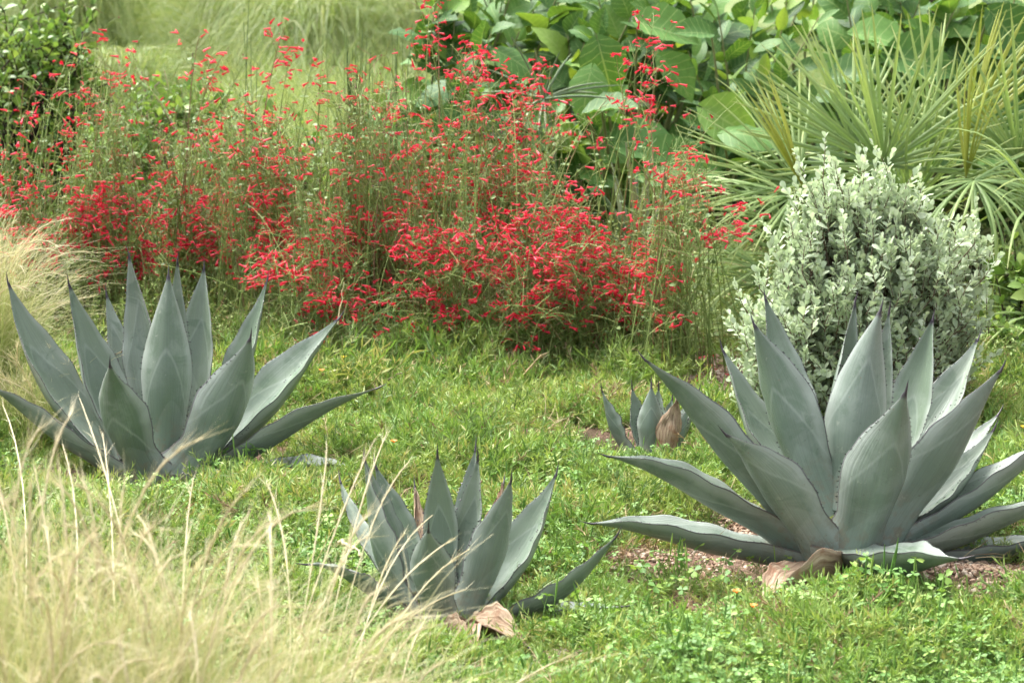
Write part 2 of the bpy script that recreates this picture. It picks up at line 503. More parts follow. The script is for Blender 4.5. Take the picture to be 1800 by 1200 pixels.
def leaf_surface(B, Mp, T, wid, azim, fold=0.42, roll=0.0, thick=1.0, nu=30, nv=13, curl=0.0, wave=0.012, crumple=0.0, wprof=None):
    u = np.linspace(0, 1, nu)
    C = 2 * Mp - (B + T) / 2
    P = bez(B[None], C[None], T[None], nu)[0]
    Tn = norm(np.gradient(P, axis=0))
    W0 = np.array([-azim[1], azim[0], 0.0])
    W = norm(W0[None] - Tn * (Tn @ W0)[:, None])
    Nn = np.cross(W, Tn)
    sgn = np.sign((Nn @ (np.array([0, 0, 1.0]) - azim)).sum())
    if sgn < 0:
        Nn = -Nn
    a = roll + curl * u
    W, Nn = W * np.cos(a)[:, None] + Nn * np.sin(a)[:, None], Nn * np.cos(a)[:, None] - W * np.sin(a)[:, None]
    hw = np.interp(u, _u, _wp if wprof is None else wprof) * wid / 2
    fo = fold * (0.75 + 0.75 * u)
    th = thick * (0.60 * (1 - u) ** 1.6 + 0.26 * (1 - u ** 3) + 0.05)
    s = np.sin(np.linspace(-1, 1, nv) * math.pi / 2)
    ph = random.random() * 6
    wob = wave * wid / 0.18 * (np.sin(u * 8 + ph)[:, None] * (np.clip(s, 0, 1) ** 2)[None] + np.sin(u * 7 + ph * 2.3)[:, None] * (np.clip(-s, 0, 1) ** 2)[None]) * np.sin(u * math.pi)[:, None] + .35 * wave * np.sin(u * 31 + ph)[:, None] * (np.abs(s) ** 4)[None] * np.sin(u * math.pi)[:, None]
    cx = 1.0 / np.sqrt(1 + fo ** 2 * 0.6)
    zt = fo[:, None] * hw[:, None] * (np.abs(s) ** 1.55)[None] * cx[:, None] + wob
    xx = s[None] * hw[:, None] * cx[:, None]
    zb = zt - th[:, None] * hw[:, None] * ((1 - s ** 2) ** 0.7)[None] - 0.0009
    if crumple:
        for arr in (zt, zb):
            arr += crumple * (np.sin(9 * u + ph)[:, None] * np.cos(4 * s + ph)[None] + 0.8 * np.sin(15 * s + 5 * np.sin(ph))[None] * np.sin(7 * u + ph)[:, None] + 0.5 * np.sin(41 * u + 3 * ph)[:, None] * np.cos(11 * s + ph)[None] + 0.6 * np.sin(23 * u + 2 * ph)[:, None] * np.sin(7 * s)[None])
    top = P[:, None] + W[:, None] * xx[..., None] + Nn[:, None] * zt[..., None]
    bot = P[:, None] + W[:, None] * xx[..., None] + Nn[:, None] * zb[..., None]
    ring = np.concatenate([top, bot[:, ::-1]], 1)
    k = ring.shape[1]
    V = ring.reshape(-1, 3)
    i = np.arange(nu - 1)[:, None] * k
    j = np.arange(k)[None]
    F = np.stack([i + j, i + (j + 1) % k, i + k + (j + 1) % k, i + k + j], -1).reshape(-1, 4)
    if True:
        F = F[:, ::-1] if sgn > 0 else F
    sa = np.concatenate([s, s[::-1]])
    at_ = {'t': np.repeat(u, k), 's': np.tile(sa, nu), 'side': np.tile(np.r_[np.ones(nv), np.zeros(nv)], nu)}
    return V, F, at_, dict(P=P, T=Tn, W=W, N=Nn, hw=hw * cx, ztop=zt[:, -1])


def cone(p, d, L, r, bend=None, m=6):
    d = norm(d)
    k = 5
    u = np.linspace(0, 1, k)
    P = p + d * L * u[:, None]
    if bend is not None:
        P = P + bend * (u ** 2)[:, None] * L * 0.25
    V, F, t, rr = tubes(P[None], (r * (1 - u * 0.93))[None], m)
    return V, F


def agave(name, label, base, D, leaves, wscale, ppm):
    """leaves: dicts with tip/base/mid in photograph pixels and their depth offsets; ppm = metres per pixel at D"""
    L = np.array([at(*base, D)[0], D, 0.0])
    L[2] = float(hgt(L[0], L[1]))
    root = thing(name, L, label, 'agave')
    for lf in leaves:
        tip = at(lf['tip'][0], lf['tip'][1], D + lf['tip'][2]) - L
        bs = at(lf['base'][0], lf['base'][1], D + lf['base'][2]) - L
        bs[2] = max(bs[2], 0.0) if not lf.get('low') else bs[2]
        az = np.array([tip[0] - bs[0] * 0.5, tip[1] - bs[1] * 0.5, 0])
        if 'az' in lf:
            az = np.array([math.cos(R(lf['az'])), math.sin(R(lf['az'])), 0])
        az = norm(az)
        chord = np.linalg.norm(tip - bs)
        if 'mid' in lf:
            f = lf['mid'][2] if len(lf['mid']) > 2 else (lf['tip'][2] * 0.55 + lf['base'][2] * 0.45)
            mid = at(lf['mid'][0], lf['mid'][1], D + f) - L
        else:
            mid = (tip + bs) / 2 + az * chord * 0.05 - np.array([0, 0, 1]) * chord * 0.035 * (1 if abs(az[1]) < .9 else .4)
        dry = lf.get('dry')
        w = lf['w'] * ppm * wscale * .90
        V, F, A, g = leaf_surface(bs, mid, tip, w, az, lf.get('fold', 0.42), R(lf.get('roll', 0)), lf.get('thick', 1.0),
                                  curl=R(lf.get('curl', 0)), crumple=0.0055 if dry else 0.0, wave=0.009)
        o = link('dry_leaf' if dry else 'leaf', mk_mesh('leaf', V, F, A, M_DRY if dry else M_AG), root)
        if lf.get('label'):
            o['label'] = lf['label']
        # terminal spine
        V, F = cone(g['P'][-1] - g['T'][-1] * 0.006, g['T'][-1], lf.get('spine', 0.038), max(0.0032, g['hw'][-1] * 1.15), bend=g['N'][-1] * lf.get('sb', 0.5))
        link('spine', mk_mesh('spine', V, F, None, M_SPINE), o)
        if not dry:
            tv, tf, n = [], [], 0
            for side in (-1, 1):
                for q in np.arange(0.10, 0.90, 0.03):
                    if random.random() < .25:
                        continue
                    q = q + random.uniform(-.013, .013)
                    ii = int(q * (len(g['P']) - 1)); fr = q * (len(g['P']) - 1) - ii
                    ev = lambda a: a[ii] * (1 - fr) + a[ii + 1] * fr
                    e = ev(g['P']) + side * ev(g['W']) * ev(g['hw']) + ev(g['N']) * ev(g['ztop'])
                    Td, Wd, Nd = ev(g['T']), ev(g['W']), ev(g['N'])
                    h = random.uniform(.002, .006)
                    tv += [e - Td * .0022 - side * Wd * .001, e + Td * .0022 - side * Wd * .001, e + Nd * .0016, e + side * Wd * h + Td * random.uniform(-.001, .002)]
                    tf += [(n, n + 1, n + 3), (n + 1, n + 2, n + 3), (n + 2, n, n + 3)]
                    n += 4
            t = link('margin_teeth', mk_mesh('margin_teeth', np.array(tv), np.array(tf), None, M_SPINE, False), o)
            t['kind'] = 'stuff'
    return root


def lf(tip, base, w, **k):
    return dict(tip=tip, base=base, w=w, **k)


DL = 6.80
agave('agave', 'large blue-grey agave with upright leaves at the left, beside the blond grass', (300, 835), DL, [
    lf((187, 517, .30), (255, 760, .12), 70),
    lf((227, 448, .22), (270, 770, .08), 95, az=60, fold=.6),
    lf((359, 470, .24), (325, 770, .08), 92, fold=.5),
    lf((470, 492, .25), (345, 790, .08), 84, az=40),
    lf((312, 458, .10), (305, 780, .03), 70, fold=.6, az=120),
    lf((121, 500, .08), (235, 800, .02), 105, az=140),
    lf((14, 497, .14), (220, 815, .01), 108, mid=(88, 670), az=142, fold=.5),
    lf((296, 483, -.04), (290, 800, -.03), 108, az=-84),
    lf((596, 560, .16), (355, 815, .0), 112, mid=(485, 690), az=42, fold=.5),
    lf((440, 595, -.16), (318, 828, -.06), 128, mid=(398, 720), az=-62),
    lf((193, 642, -.28), (262, 832, -.10), 112, mid=(212, 740), az=-108),
    lf((664, 682, -.10), (370, 830, -.03), 84, mid=(500, 752), az=-38, fold=.3),
    lf((-30, 672, -.06), (230, 832, -.03), 84, mid=(92, 748), az=-150, fold=.35),
    lf((640, 826, -.08), (380, 836, .0), 70, mid=(520, 818), az=20, fold=.3, low=1),
    lf((412, 850, -.36), (330, 838, -.10), 80, mid=(368, 842), az=-60, fold=.3, low=1),
    lf((150, 800, .25), (260, 815, .04), 70, az=120),
], 1.0, DL / FPX * 1.0)

DC = 5.27
agave('agave', 'small blue-grey agave in the middle foreground, blond grass stalks crossing its leaves', (785, 1092), DC, [
    lf((836, 788, .20), (795, 1030, .05), 62, az=70, fold=.7),
    lf((660, 820, .16), (745, 1040, .03), 92, az=128, fold=.55),
    lf((640, 806, .02), (732, 1070, .0), 104, mid=(672, 950), az=172, fold=.75, roll=0),
    lf((769, 800, .03), (780, 1050, .02), 76, az=100, fold=.25),
    lf((840, 806, .05), (800, 1050, .02), 78, az=55, fold=.4),
    lf((978, 833, .12), (825, 1080, .0), 104, mid=(920, 965), az=42, fold=.55),
    lf((898, 846, -.10), (812, 1085, -.03), 98, mid=(868, 960), az=-62),
    lf((753, 932, -.20), (775, 1095, -.06), 98, mid=(757, 1010), az=-100),
    lf((1083, 943, -.10), (850, 1100, -.02), 84, mid=(985, 1035), az=-40, fold=.3),
    lf((598, 845, .30), (725, 1060, .06), 46, mid=(640, 945), az=125),
    lf((540, 992, -.14), (728, 1090, -.03), 62, mid=(628, 1016), az=-142, fold=.35, low=1, label='dark low leaf reaching left behind the blond grass'),
    lf((1092, 1066, -.02), (860, 1105, .0), 74, mid=(965, 1078), az=12, fold=.25, low=1),
    lf((885, 850, .36), (815, 1040, .08), 46, az=60, dry=1, label='withered purplish leaf behind the green ones'),
    lf((729, 858, .30), (770, 1040, .08), 44, az=120, dry=1, label='withered brown leaf behind the green ones'),
    lf((928, 1136, -.28), (806, 1104, -.08), 86, mid=(866, 1102), az=-50, curl=35, dry=1, label='curled straw-brown dead leaf at the foot', fold=.9, low=1),
    lf((832, 1142, -.36), (785, 1106, -.08), 70, mid=(812, 1112), az=-80, curl=-40, dry=1, label='shrivelled brown dead leaf at the foot', fold=.9, low=1),
], .98, DC / FPX)

DR = 5.72
agave('agave', 'largest blue-grey agave, at the right on reddish gravel before the silver shrub', (1495, 985), DR, [
    lf((1345, 524, .30), (1445, 850, .10), 112, az=115),
    lf((1563, 548, .16), (1520, 860, .05), 70, az=80),
    lf((1640, 560, .24), (1545, 870, .08), 112, az=62),
    lf((1720, 595, .34), (1560, 870, .10), 118, az=45, fold=.6),
    lf((1755, 728, .34), (1570, 900, .10), 90, az=30),
    lf((1270, 615, .26), (1430, 880, .06), 118, mid=(1340, 770), az=135, fold=.5),
    lf((1503, 530, .14), (1475, 870, .05), 104, az=118, fold=.75, mid=(1472, 720)),
    lf((1548, 545, .0), (1490, 890, -.01), 138, az=-90, mid=(1508, 725)),
    lf((1325, 570, .02), (1452, 900, .0), 136, az=-120, mid=(1385, 730)),
    lf((1748, 753, .12), (1560, 930, .01), 96, mid=(1670, 860), az=35, fold=.55),
    lf((1133, 632, -.12), (1420, 935, -.02), 118, mid=(1268, 772), az=-140, fold=.45),
    lf((1760, 650, -.08), (1545, 935, -.02), 140, mid=(1665, 790), az=-52, fold=.4),
    lf((1875, 762, .06), (1560, 955, -.01), 104, mid=(1730, 858), az=-12, fold=.5),
    lf((1068, 802, -.08), (1420, 960, -.03), 112, mid=(1240, 862), az=-168, fold=.55),
    lf((1276, 764, -.22), (1450, 968, -.08), 136, mid=(1368, 862), az=-120, fold=.45),
    lf((1592, 690, -.24), (1500, 958, -.08), 158, mid=(1548, 838), az=-82, fold=.45),
    lf((1890, 872, -.08), (1530, 975, -.05), 110, mid=(1705, 930), az=-22, fold=.45),
    lf((1040, 920, -.06), (1440, 985, -.04), 112, mid=(1225, 944), az=-172, fold=.5),
    lf((1880, 935, .0), (1560, 990, -.02), 104, mid=(1735, 972), az=-8, fold=.5),
    lf((1690, 982, -.42), (1465, 962, -.10), 140, mid=(1582, 984, -.32), az=-62, fold=.32),
    lf((1800, 1085, -.22), (1560, 1020, -.06), 90, mid=(1680, 1052), az=-30, fold=.3, low=1),
    lf((1335, 1068, -.46), (1475, 1000, -.08), 140, mid=(1415, 1010, -.28), az=-112, dry=1, curl=35, fold=.5, low=1, label='bleached brown dead leaf lying on the gravel', spine=.015),
    lf((1395, 1048, -.14), (1480, 1002, -.05), 90, mid=(1430, 1010), az=-140, dry=1, fold=.7, low=1, label='crumpled brown dead leaf at the foot', spine=.01),
], .94, DR / FPX)

DS = 7.05
agave('agave', 'smallest agave, behind the large right one, with one dead brown leaf', (1150, 800), DS, [
    lf((1111, 682, .06), (1135, 795, .02), 36, az=120),
    lf((1158, 682, .08), (1150, 795, .03), 34, az=70),
    lf((1182, 700, .10), (1160, 795, .03), 34, az=50),
    lf((1058, 686, .0), (1110, 795, .0), 34, mid=(1078, 745), az=-150, label='grey-green leaf yellowing at its base'),
    lf((1145, 679, -.03), (1142, 800, -.02), 44, az=-90),
    lf((1228, 690, .06), (1165, 800, .0), 40, az=30),
    lf((1212, 715, -.02), (1168, 802, -.02), 38, az=-40),
    lf((1191, 700, -.07), (1166, 806, -.05), 46, mid=(1181, 755), az=-70, dry=1, fold=.5, label='dead brown upright leaf'),
], 1.3, DS / FPX)

# ------------------------------------------------------------------ bed: gravel, ground cover
def scatter(name, pts, rots, scl, idx, variants, mat_list=None):
    """one object that lays instances of a few small meshes on given points (geometry nodes)"""
    me = bpy.data.meshes.new(name)
    me.vertices.add(len(pts))
    me.vertices.foreach_set('co', np.asarray(pts, np.float32).ravel())
    a = me.attributes.new('rot', 'FLOAT_VECTOR', 'POINT'); a.data.foreach_set('vector', np.asarray(rots, np.float32).ravel())
    a = me.attributes.new('scl', 'FLOAT', 'POINT'); a.data.foreach_set('value', np.asarray(scl, np.float32))
    a = me.attributes.new('idx', 'INT', 'POINT'); a.data.foreach_set('value', np.asarray(idx, np.int32))
    c = bpy.data.collections.new(name + '_pieces')
    for i, m in enumerate(variants):
        c.objects.link(bpy.data.objects.new('%s_piece_%02d' % (name, i), m))
    ng = bpy.data.node_groups.new(name, 'GeometryNodeTree')
    ng.interface.new_socket('Geometry', in_out='INPUT', socket_type='NodeSocketGeometry')
    ng.interface.new_socket('Geometry', in_out='OUTPUT', socket_type='NodeSocketGeometry')
    gi, go = ng.nodes.new('NodeGroupInput'), ng.nodes.new('NodeGroupOutput')
    ip = ng.nodes.new('GeometryNodeInstanceOnPoints')
    ci = ng.nodes.new('GeometryNodeCollectionInfo')
    ci.inputs['Collection'].default_value = c
    ci.inputs['Separate Children'].default_value = True
    ci.inputs['Reset Children'].default_value = True
    ip.inputs['Pick Instance'].default_value = True

    def na(nm, ty):
        n = ng.nodes.new('GeometryNodeInputNamedAttribute')
        n.data_type = ty
        n.inputs['Name'].default_value = nm
        return [o for o in n.outputs if o.enabled and o.name == 'Attribute'][0]
    ng.links.new(gi.outputs[0], ip.inputs['Points'])
    ng.links.new(ci.outputs[0], ip.inputs['Instance'])
    ng.links.new(na('idx', 'INT'), ip.inputs['Instance Index'])
    ng.links.new(na('rot', 'FLOAT_VECTOR'), ip.inputs['Rotation'])
    ng.links.new(na('scl', 'FLOAT'), ip.inputs['Scale'])
    ng.links.new(ip.outputs[0], go.inputs[0])
    o = link(name, me)
    md = o.modifiers.new('scatter', 'NODES')
    md.node_group = ng
    return o


def tpl_leaf(prof, nu=4, fold=0.25, droop=0.15):
    """leaf along +x, unit length; prof: half widths at nu+1 stations; V-folded; returns V, [F], t, s"""
    u = np.linspace(0, 1, len(prof))
    V, t, s = [], [], []
    for x, h in zip(u, prof):
        for q in (-1, 0, 1):
            V.append((x, q * h, abs(q) * h * fold - droop * x * x)); t.append(x); s.append(q)
    F = []
    for i in range(len(prof) - 1):
        b = 3 * i
        F += [(b, b + 3, b + 4, b + 1), (b + 1, b + 4, b + 5, b + 2)]
    return np.array(V), [np.array(F)], np.array(t), np.array(s, float)


T_OVAL = tpl_leaf([.03, .15, .22, .17, .02])
T_SPOON = tpl_leaf([.05, .12, .22, .27, .14], fold=.3)
T_NEEDLE = (np.array([(0, -.04, 0), (0, .04, 0), (.55, .055, .05), (.55, -.055, .05), (1, 0, .02)]), [np.array([(0, 3, 2, 1)]), np.array([(3, 4, 2)])], np.array([0, 0, .5, .5, 1.]))


def rdir(n, zmin=-1):
    z = rng.uniform(zmin, 1, n); a = rng.uniform(0, 2 * math.pi, n); r = np.sqrt(1 - z * z)
    return np.stack([r * np.cos(a), r * np.sin(a), z], 1)


def needle_tuft(seed, h=0.078, nst=10, spread=0.065, mat=None, lsize=0.021):
    parts = []
    b = np.c_[rng.normal(0, spread * .4, (nst, 2)), np.full(nst, -.01)]
    tip = b + np.c_[rng.normal(0, spread * .55, (nst, 2)), rng.uniform(.45, 1.0, nst) * h]
    P = bez(b, (b + tip) / 2 + rng.normal(0, .008, (nst, 3)), tip, 6)
    parts.append(tubes(P, np.full((nst, 6), .0010), 3))
    pos, d, sz = [], [], []
    for i in range(nst):
        m = 26
        for q in np.linspace(.2, 1.0, m):
            k = q * 5; a = min(int(k), 4); f = k - a
            p = P[i, a] * (1 - f) + P[i, a + 1] * f
            ax = norm(P[i, 5] - P[i, 0])
            dd = norm(norm(rng.normal(size=3)) * (1.0 if q < .9 else .5) + ax * .75)
            pos.append(p); d.append(dd); sz.append(lsize * random.uniform(.7, 1.2))
    M = frames(np.array(pos), np.array(d), rdir(len(pos)), np.array(sz))
    parts.append(rep(T_NEEDLE, M))
    V, F, t, r = merge(*parts)
    r = r * .25
    return mk_mesh('needle_tuft', V, F, {'t': t, 'rnd': r}, mat or M_NEEDLE)


# clover leaflet: heart shaped, along +x from the stalk
T_CLOVER = (np.array([(0, 0, 0), (.55, -.42, .10), (1, -.30, .06), (.86, 0, -.02), (1, .30, .06), (.55, .42, .10)]), [np.array([(0, 1, 2, 3), (0, 3, 4, 5)])], np.array([0, .5, 1, .8, 1, .5]))


def clover_tuft(seed, nl=16, spread=.07, h=.058, pods=1, size=.0105, mat=None):
    parts = []
    b = np.c_[rng.normal(0, spread * .35, (nl, 2)), np.full(nl, -.01)]
    tip = b + np.c_[rng.normal(0, spread * .5, (nl, 2)), rng.uniform(.4, 1, nl) * h]
    P = bez(b, (b + tip) / 2 + np.c_[rng.normal(0, .01, (nl, 2)), np.full(nl, .012)], tip, 5)
    parts.append(tubes(P, np.full((nl, 5), .0008), 3))
    pos, d, nr, sz = [], [], [], []
    for i in range(nl):
        n = norm(np.array([0, 0, 1]) + rng.normal(0, .35, 3)); a0 = random.random() * 6.3
        x = norm(np.cross(n, [1, .3, 0])); y = np.cross(n, x); s = size * random.uniform(.7, 1.25)
        for k in range(3):
            a = a0 + k * 2.094
            pos.append(tip[i]); d.append(x * math.cos(a) + y * math.sin(a) - n * .15); nr.append(n); sz.append(s)
    parts.append(rep(T_CLOVER, frames(np.array(pos), np.array(d), np.array(nr), np.array(sz))))
    if pods:
        b = np.c_[rng.normal(0, spread * .4, (pods, 2)), np.full(pods, .02)]
        tp = b + np.c_[rng.normal(0, .01, (pods, 2)), rng.uniform(.7, 1.25, pods) * h]
        P = bez(b, (b + tp) / 2, tp, 7)
        parts.append(tubes(P, np.tile([.0006, .0006, .0006, .0007, .0021, .0021, .0004], (pods, 1)), 4))
    V, F, t, r = merge(*parts)
    return mk_mesh('clover_tuft', V, F, {'t': t, 'rnd': r * .3}, mat or M_CLOVER)


def grass_tuft(n=14, h=.12, spread=.05, w=.0028, lean=.6, mat=None, k=5):
    b = np.c_[rng.normal(0, spread * .3, (n, 2)), np.full(n, -.01)]
    ln = rng.uniform(.5, 1, n) * h
    dr = np.c_[rng.normal(0, lean, (n, 2)), np.ones(n)]
    c = b + norm(dr) * ln[:, None] * .6
    tip = c + norm(dr * [1.9, 1.9, .35]) * ln[:, None] * .6
    P = bez(b, c, tip, k)
    side = norm(np.cross(P[:, -1] - P[:, 0], rdir(n)))[:, None] + 0 * P
    Wd = w * np.array([1, 1, .9, .6, .08])[None] * rng.uniform(.7, 1.2, (n, 1)) if k == 5 else w * np.linspace(1, .08, k)[None] * np.ones((n, 1))
    V, F, t, r = ribbons(P, Wd, side)
    return mk_mesh('grass_tuft', V, F, {'t': t, 'rnd': r}, mat or M_GRASS)


def pebble_mesh(seed):
    import bmesh
    bm = bmesh.new()
    bmesh.ops.create_icosphere(bm, subdivisions=1, radius=1)
    for v in bm.verts:
        n = noise.noise(v.co * 1.3 + Vector((seed * 7.1, 0, 3)))
        v.co *= 1 + .45 * n
        v.co.z *= .62
        v.co.y *= .8
    me = bpy.data.meshes.new('pebble')
    bm.to_mesh(me)
    bm.free()
    me.materials.append(M_PEBBLE)
    return me


# gravel patches: ellipses in ground coordinates (cx, cy, rx, ry)
def gpatch(px, py, wx, wy):
    c = ground(px, py); e = ground(px + wx, py); f = ground(px, py - wy); g = ground(px, py + wy)
    return c[0], (f[1] + g[1]) / 2, e[0] - c[0], (f[1] - g[1]) / 2


GRAVEL = [gpatch(1250, 985, 190, 32), gpatch(1410, 1008, 230, 50), gpatch(1360, 945, 150, 30), gpatch(1740, 1035, 150, 36), gpatch(1560, 1010, 160, 30),
          gpatch(1235, 672, 120, 52), gpatch(1290, 695, 60, 20), gpatch(960, 1160, 60, 14), gpatch(1190, 1065, 60, 14)]


def gravel_f(x, y):
    """> 0 inside a gravel patch, uneven edge"""
    v = np.full(np.shape(x), -9.0)
    for cx, cy, rx, ry in GRAVEL:
        v = np.maximum(v, 1 - ((x - cx) / rx) ** 2 - ((y - cy) / ry) ** 2)
    return v + .35 * np.sin(23 * x + 3) * np.sin(19 * y + 1)


def bedpoints(n, y0=4.2, y1=8.9, wide=0.245, keep=None):
    y = np.sqrt(rng.uniform(y0 ** 2, y1 ** 2, n))
    x = rng.uniform(-1, 1, n) * wide * y
    if keep is not None:
        k = keep(x, y)
        x, y = x[k], y[k]
    return np.stack([x, y, hgt(x, y)], 1)


AG_C = [(at(300, 835, DL)[0], DL, .17), (at(785, 1092, DC)[0], DC, .11), (at(1495, 985, DR)[0], DR, .20), (at(1150, 800, DS)[0], DS, .03)]


def no_agave(x, y):
    k = np.ones(np.shape(x), bool)
    for cx, cy, r in AG_C:
        k &= (x - cx) ** 2 + (y - cy) ** 2 > r * r
    return k


def patchn(x, y, sc, ox):
    return np.array([noise.noise(Vector((a * sc + ox, b * sc, ox))) for a, b in zip(x, y)])


def near_small(P):
    """the carpet stays lower right at the agaves"""
    d = np.full(len(P), 9.0)
    for cx, cy, r_ in AG_C:
        d = np.minimum(d, np.hypot(P[:, 0] - cx, P[:, 1] - cy) - r_)
    return .55 + .45 * np.clip(d / .45, 0, 1)


# pebbles
pp = bedpoints(150000, 4.4, 9.4)
g = gravel_f(pp[:, 0], pp[:, 1])
pp = pp[(g > -.1) & (rng.random(len(pp)) < np.clip(.35 + 1.4 * g, 0, 1))]
pp[:, 2] += .002
tag(scatter('gravel', pp, rng.uniform(0, 6.3, (len(pp), 3)) * [.15, .15, 1], np.clip(rng.lognormal(-5.25, .38, len(pp)), .0025, .013), rng.integers(0, 5, len(pp)), [pebble_mesh(i) for i in range(5)]),
    'reddish gravel showing round the right agave and between plants', 'gravel', kind='stuff')

# fine needle-leaved carpet
nv = [needle_tuft(i) for i in range(6)] + [needle_tuft(6, .06, 10, .07, M_DRYBIT, .016), needle_tuft(7, .085, 14, .05, M_FLEAF, .02)]
pt = bedpoints(7600, 4.2, 8.7, keep=lambda x, y: no_agave(x, y) & (gravel_f(x, y) < rng.normal(.02, .10, len(x))))
pn = patchn(pt[:, 0], pt[:, 1], 2.2, 1.7)
pt, pn = pt[pn < rng.normal(.32, .18, len(pn))], None
sc = rng.uniform(.6, 1.1, len(pt)) * near_small(pt) * (1.08 + .7 * np.clip((pt[:, 1] - 7.5) / .9, 0, 1)) * (1.05 + .95 * patchn(pt[:, 0], pt[:, 1], 3.5, 8.1))
tag(scatter('needle_ground_cover', pt, np.c_[rng.normal(0, .2, (len(pt), 2)), rng.uniform(0, 6.3, len(pt))], sc, rng.choice(8, len(pt), p=[.14, .14, .14, .13, .13, .13, .10, .09]), nv),
    'yellow-green needle-leaved carpet covering the bed', 'ground cover', kind='stuff')

# clover patches
cv = [clover_tuft(i) for i in range(5)]
pt = bedpoints(5200, 4.2, 8.3, keep=lambda x, y: no_agave(x, y) & (gravel_f(x, y) < rng.normal(-.05, .12, len(x))))
pn = patchn(pt[:, 0], pt[:, 1], 2.4, 4.4) + .35 * np.clip((6.4 - pt[:, 1]) / 1.2, -1, 1)
pt = pt[pn > rng.normal(.16, .15, len(pn))]
pt[:, 2] += .012
tag(scatter('clover_carpet', pt, np.c_[rng.normal(0, .15, (len(pt), 2)), rng.uniform(0, 6.3, len(pt))], rng.uniform(.7, 1.3, len(pt)) * near_small(pt), rng.integers(0, 5, len(pt)), cv),
    'bright green clover growing through the needle-leaved carpet', 'clover', kind='stuff')

# loose grass blades and dry bits
gv = [grass_tuft(9, .16, .05) for _ in range(4)]
pt = bedpoints(90, 4.4, 8.8, keep=lambda x, y: no_agave(x, y) & (gravel_f(x, y) < -.1))
tag(scatter('loose_grass', pt, np.c_[rng.normal(0, .25, (len(pt), 2)), rng.uniform(0, 6.3, len(pt))], rng.uniform(.5, 1.1, len(pt)), rng.integers(0, 4, len(pt)), gv),
    'thin grass blades sprouting here and there from the carpet', 'grass', kind='stuff')
dv = [grass_tuft(7, .09, .08, .0022, 1.6, M_DRYBIT) for _ in range(3)]
pt = bedpoints(900, 4.4, 9.2, keep=lambda x, y: no_agave(x, y))
pt[:, 2] += .02
tag(scatter('dry_litter', pt, np.c_[rng.normal(0, .4, (len(pt), 2)), rng.uniform(0, 6.3, len(pt))], rng.uniform(.5, 1.2, len(pt)), rng.integers(0, 3, len(pt)), dv),
    'dry straw litter lying among the ground cover', 'litter', kind='stuff')
# leafy undergrowth of the flower bank
def weed_tuft(n=22, h=.32, spread=.12):
    b = np.c_[rng.normal(0, spread * .4, (n, 2)), np.full(n, -.01)]
    tip = b + np.c_[rng.normal(0, spread, (n, 2)), rng.uniform(.35, 1, n) * h]
    P = bez(b, b * .5 + tip * .5 + np.c_[rng.normal(0, .02, (n, 2)), np.full(n, .04)], tip, 8)
    pts = [tubes(P, np.linspace(.0022, .0010, 8)[None] * np.ones((n, 1)), 3)]
    m = n * 12
    ii, q = rng.integers(0, n, m), rng.uniform(.1, 1, m)
    k = q * 7; a = np.minimum(k.astype(int), 6); f = (k - a)[:, None]
    p = P[ii, a] * (1 - f) + P[ii, a + 1] * f
    d = norm(rng.normal(0, 1, (m, 3)) + [0, 0, .5])
    pts.append(rep(tpl_leaf([.05, .2, .24, .15, .02])[:3], frames(p, d, rdir(m, 0), rng.uniform(.010, .026, m))))
    V, F, t, r = merge(*pts)
    return mk_mesh('weed_tuft', V, F, {'t': t, 'rnd': r * .5}, M_FSTEM)


uv = [weed_tuft() for _ in range(5)] + [grass_tuft(26, .38, .14, .0032, .5) for _ in range(3)]
y = rng.uniform(8.35, 11.9, 2300); x = rng.uniform(-.26, .09, 2300) * y
xlim = np.where(y < 9.2, .075, .2)
k = (x / y < xlim) & (gravel_f(x, y) < -.2)
pt = np.stack([x, y, hgt(x, y)], 1)[k]
tag(scatter('bank_undergrowth', pt, np.c_[rng.normal(0, .15, (len(pt), 2)), rng.uniform(0, 6.3, len(pt))], rng.uniform(.5, 1.05, len(pt)) * np.clip((pt[:, 1] - 7.6) / 1.2, .5, 1), rng.integers(0, 8, len(pt)), uv),
    'tangled leafy undergrowth beneath the red flowers', 'undergrowth', kind='stuff')
y = rng.uniform(8.0, 11.9, 900); x = rng.uniform(.06, .26, 900) * y
k = gravel_f(x, y) < -.2
pt = np.stack([x, y, hgt(x, y)], 1)[k]
tag(scatter('shady_undergrowth', pt, np.c_[rng.normal(0, .15, (len(pt), 2)), rng.uniform(0, 6.3, len(pt))], rng.uniform(.35, .8, len(pt)), rng.integers(0, 5, len(pt)), uv[:5]),
    'leafy undergrowth between the fan palms', 'undergrowth', kind='stuff')
# far lawn
mv = [grass_tuft(40, 1.0, .22, .0065, .38, M_WEEP) for _ in range(4)]
y = rng.uniform(12.2, 20, 620); x = rng.uniform(-.23, -.03, 620) * y
pt = np.stack([x, y, 0 * x], 1)[(np.abs(x / y + .145) > .020) | (rng.random(620) < .15)]
tag(scatter('meadow_grass', pt, np.c_[np.zeros((len(pt), 2)), rng.uniform(0, 6.3, len(pt))], rng.uniform(.35, 1.0, len(pt)), rng.integers(0, 4, len(pt)), mv),
    'wispy pale meadow grass behind the red flowers', 'meadow grass', kind='stuff')
lv = [grass_tuft(26, .16, .22, .006, .5) for _ in range(4)]
pt = bedpoints(7000, 11.8, 42, .25)
pt[:, 2] = 0
tag(scatter('lawn_grass', pt, np.c_[np.zeros((len(pt), 2)), rng.uniform(0, 6.3, len(pt))], rng.uniform(.7, 1.4, len(pt)), rng.integers(0, 4, len(pt)), lv),
    'pale green lawn grass in the distance', 'lawn grass', kind='stuff')

# ------------------------------------------------------------------ leafy shrubs
def leaf_mesh(name, tpl, mat):
    V, F, t, s = tpl
    return mk_mesh(name, V, F, {'t': t, 's': s, 'rnd': np.zeros(len(V))}, mat)


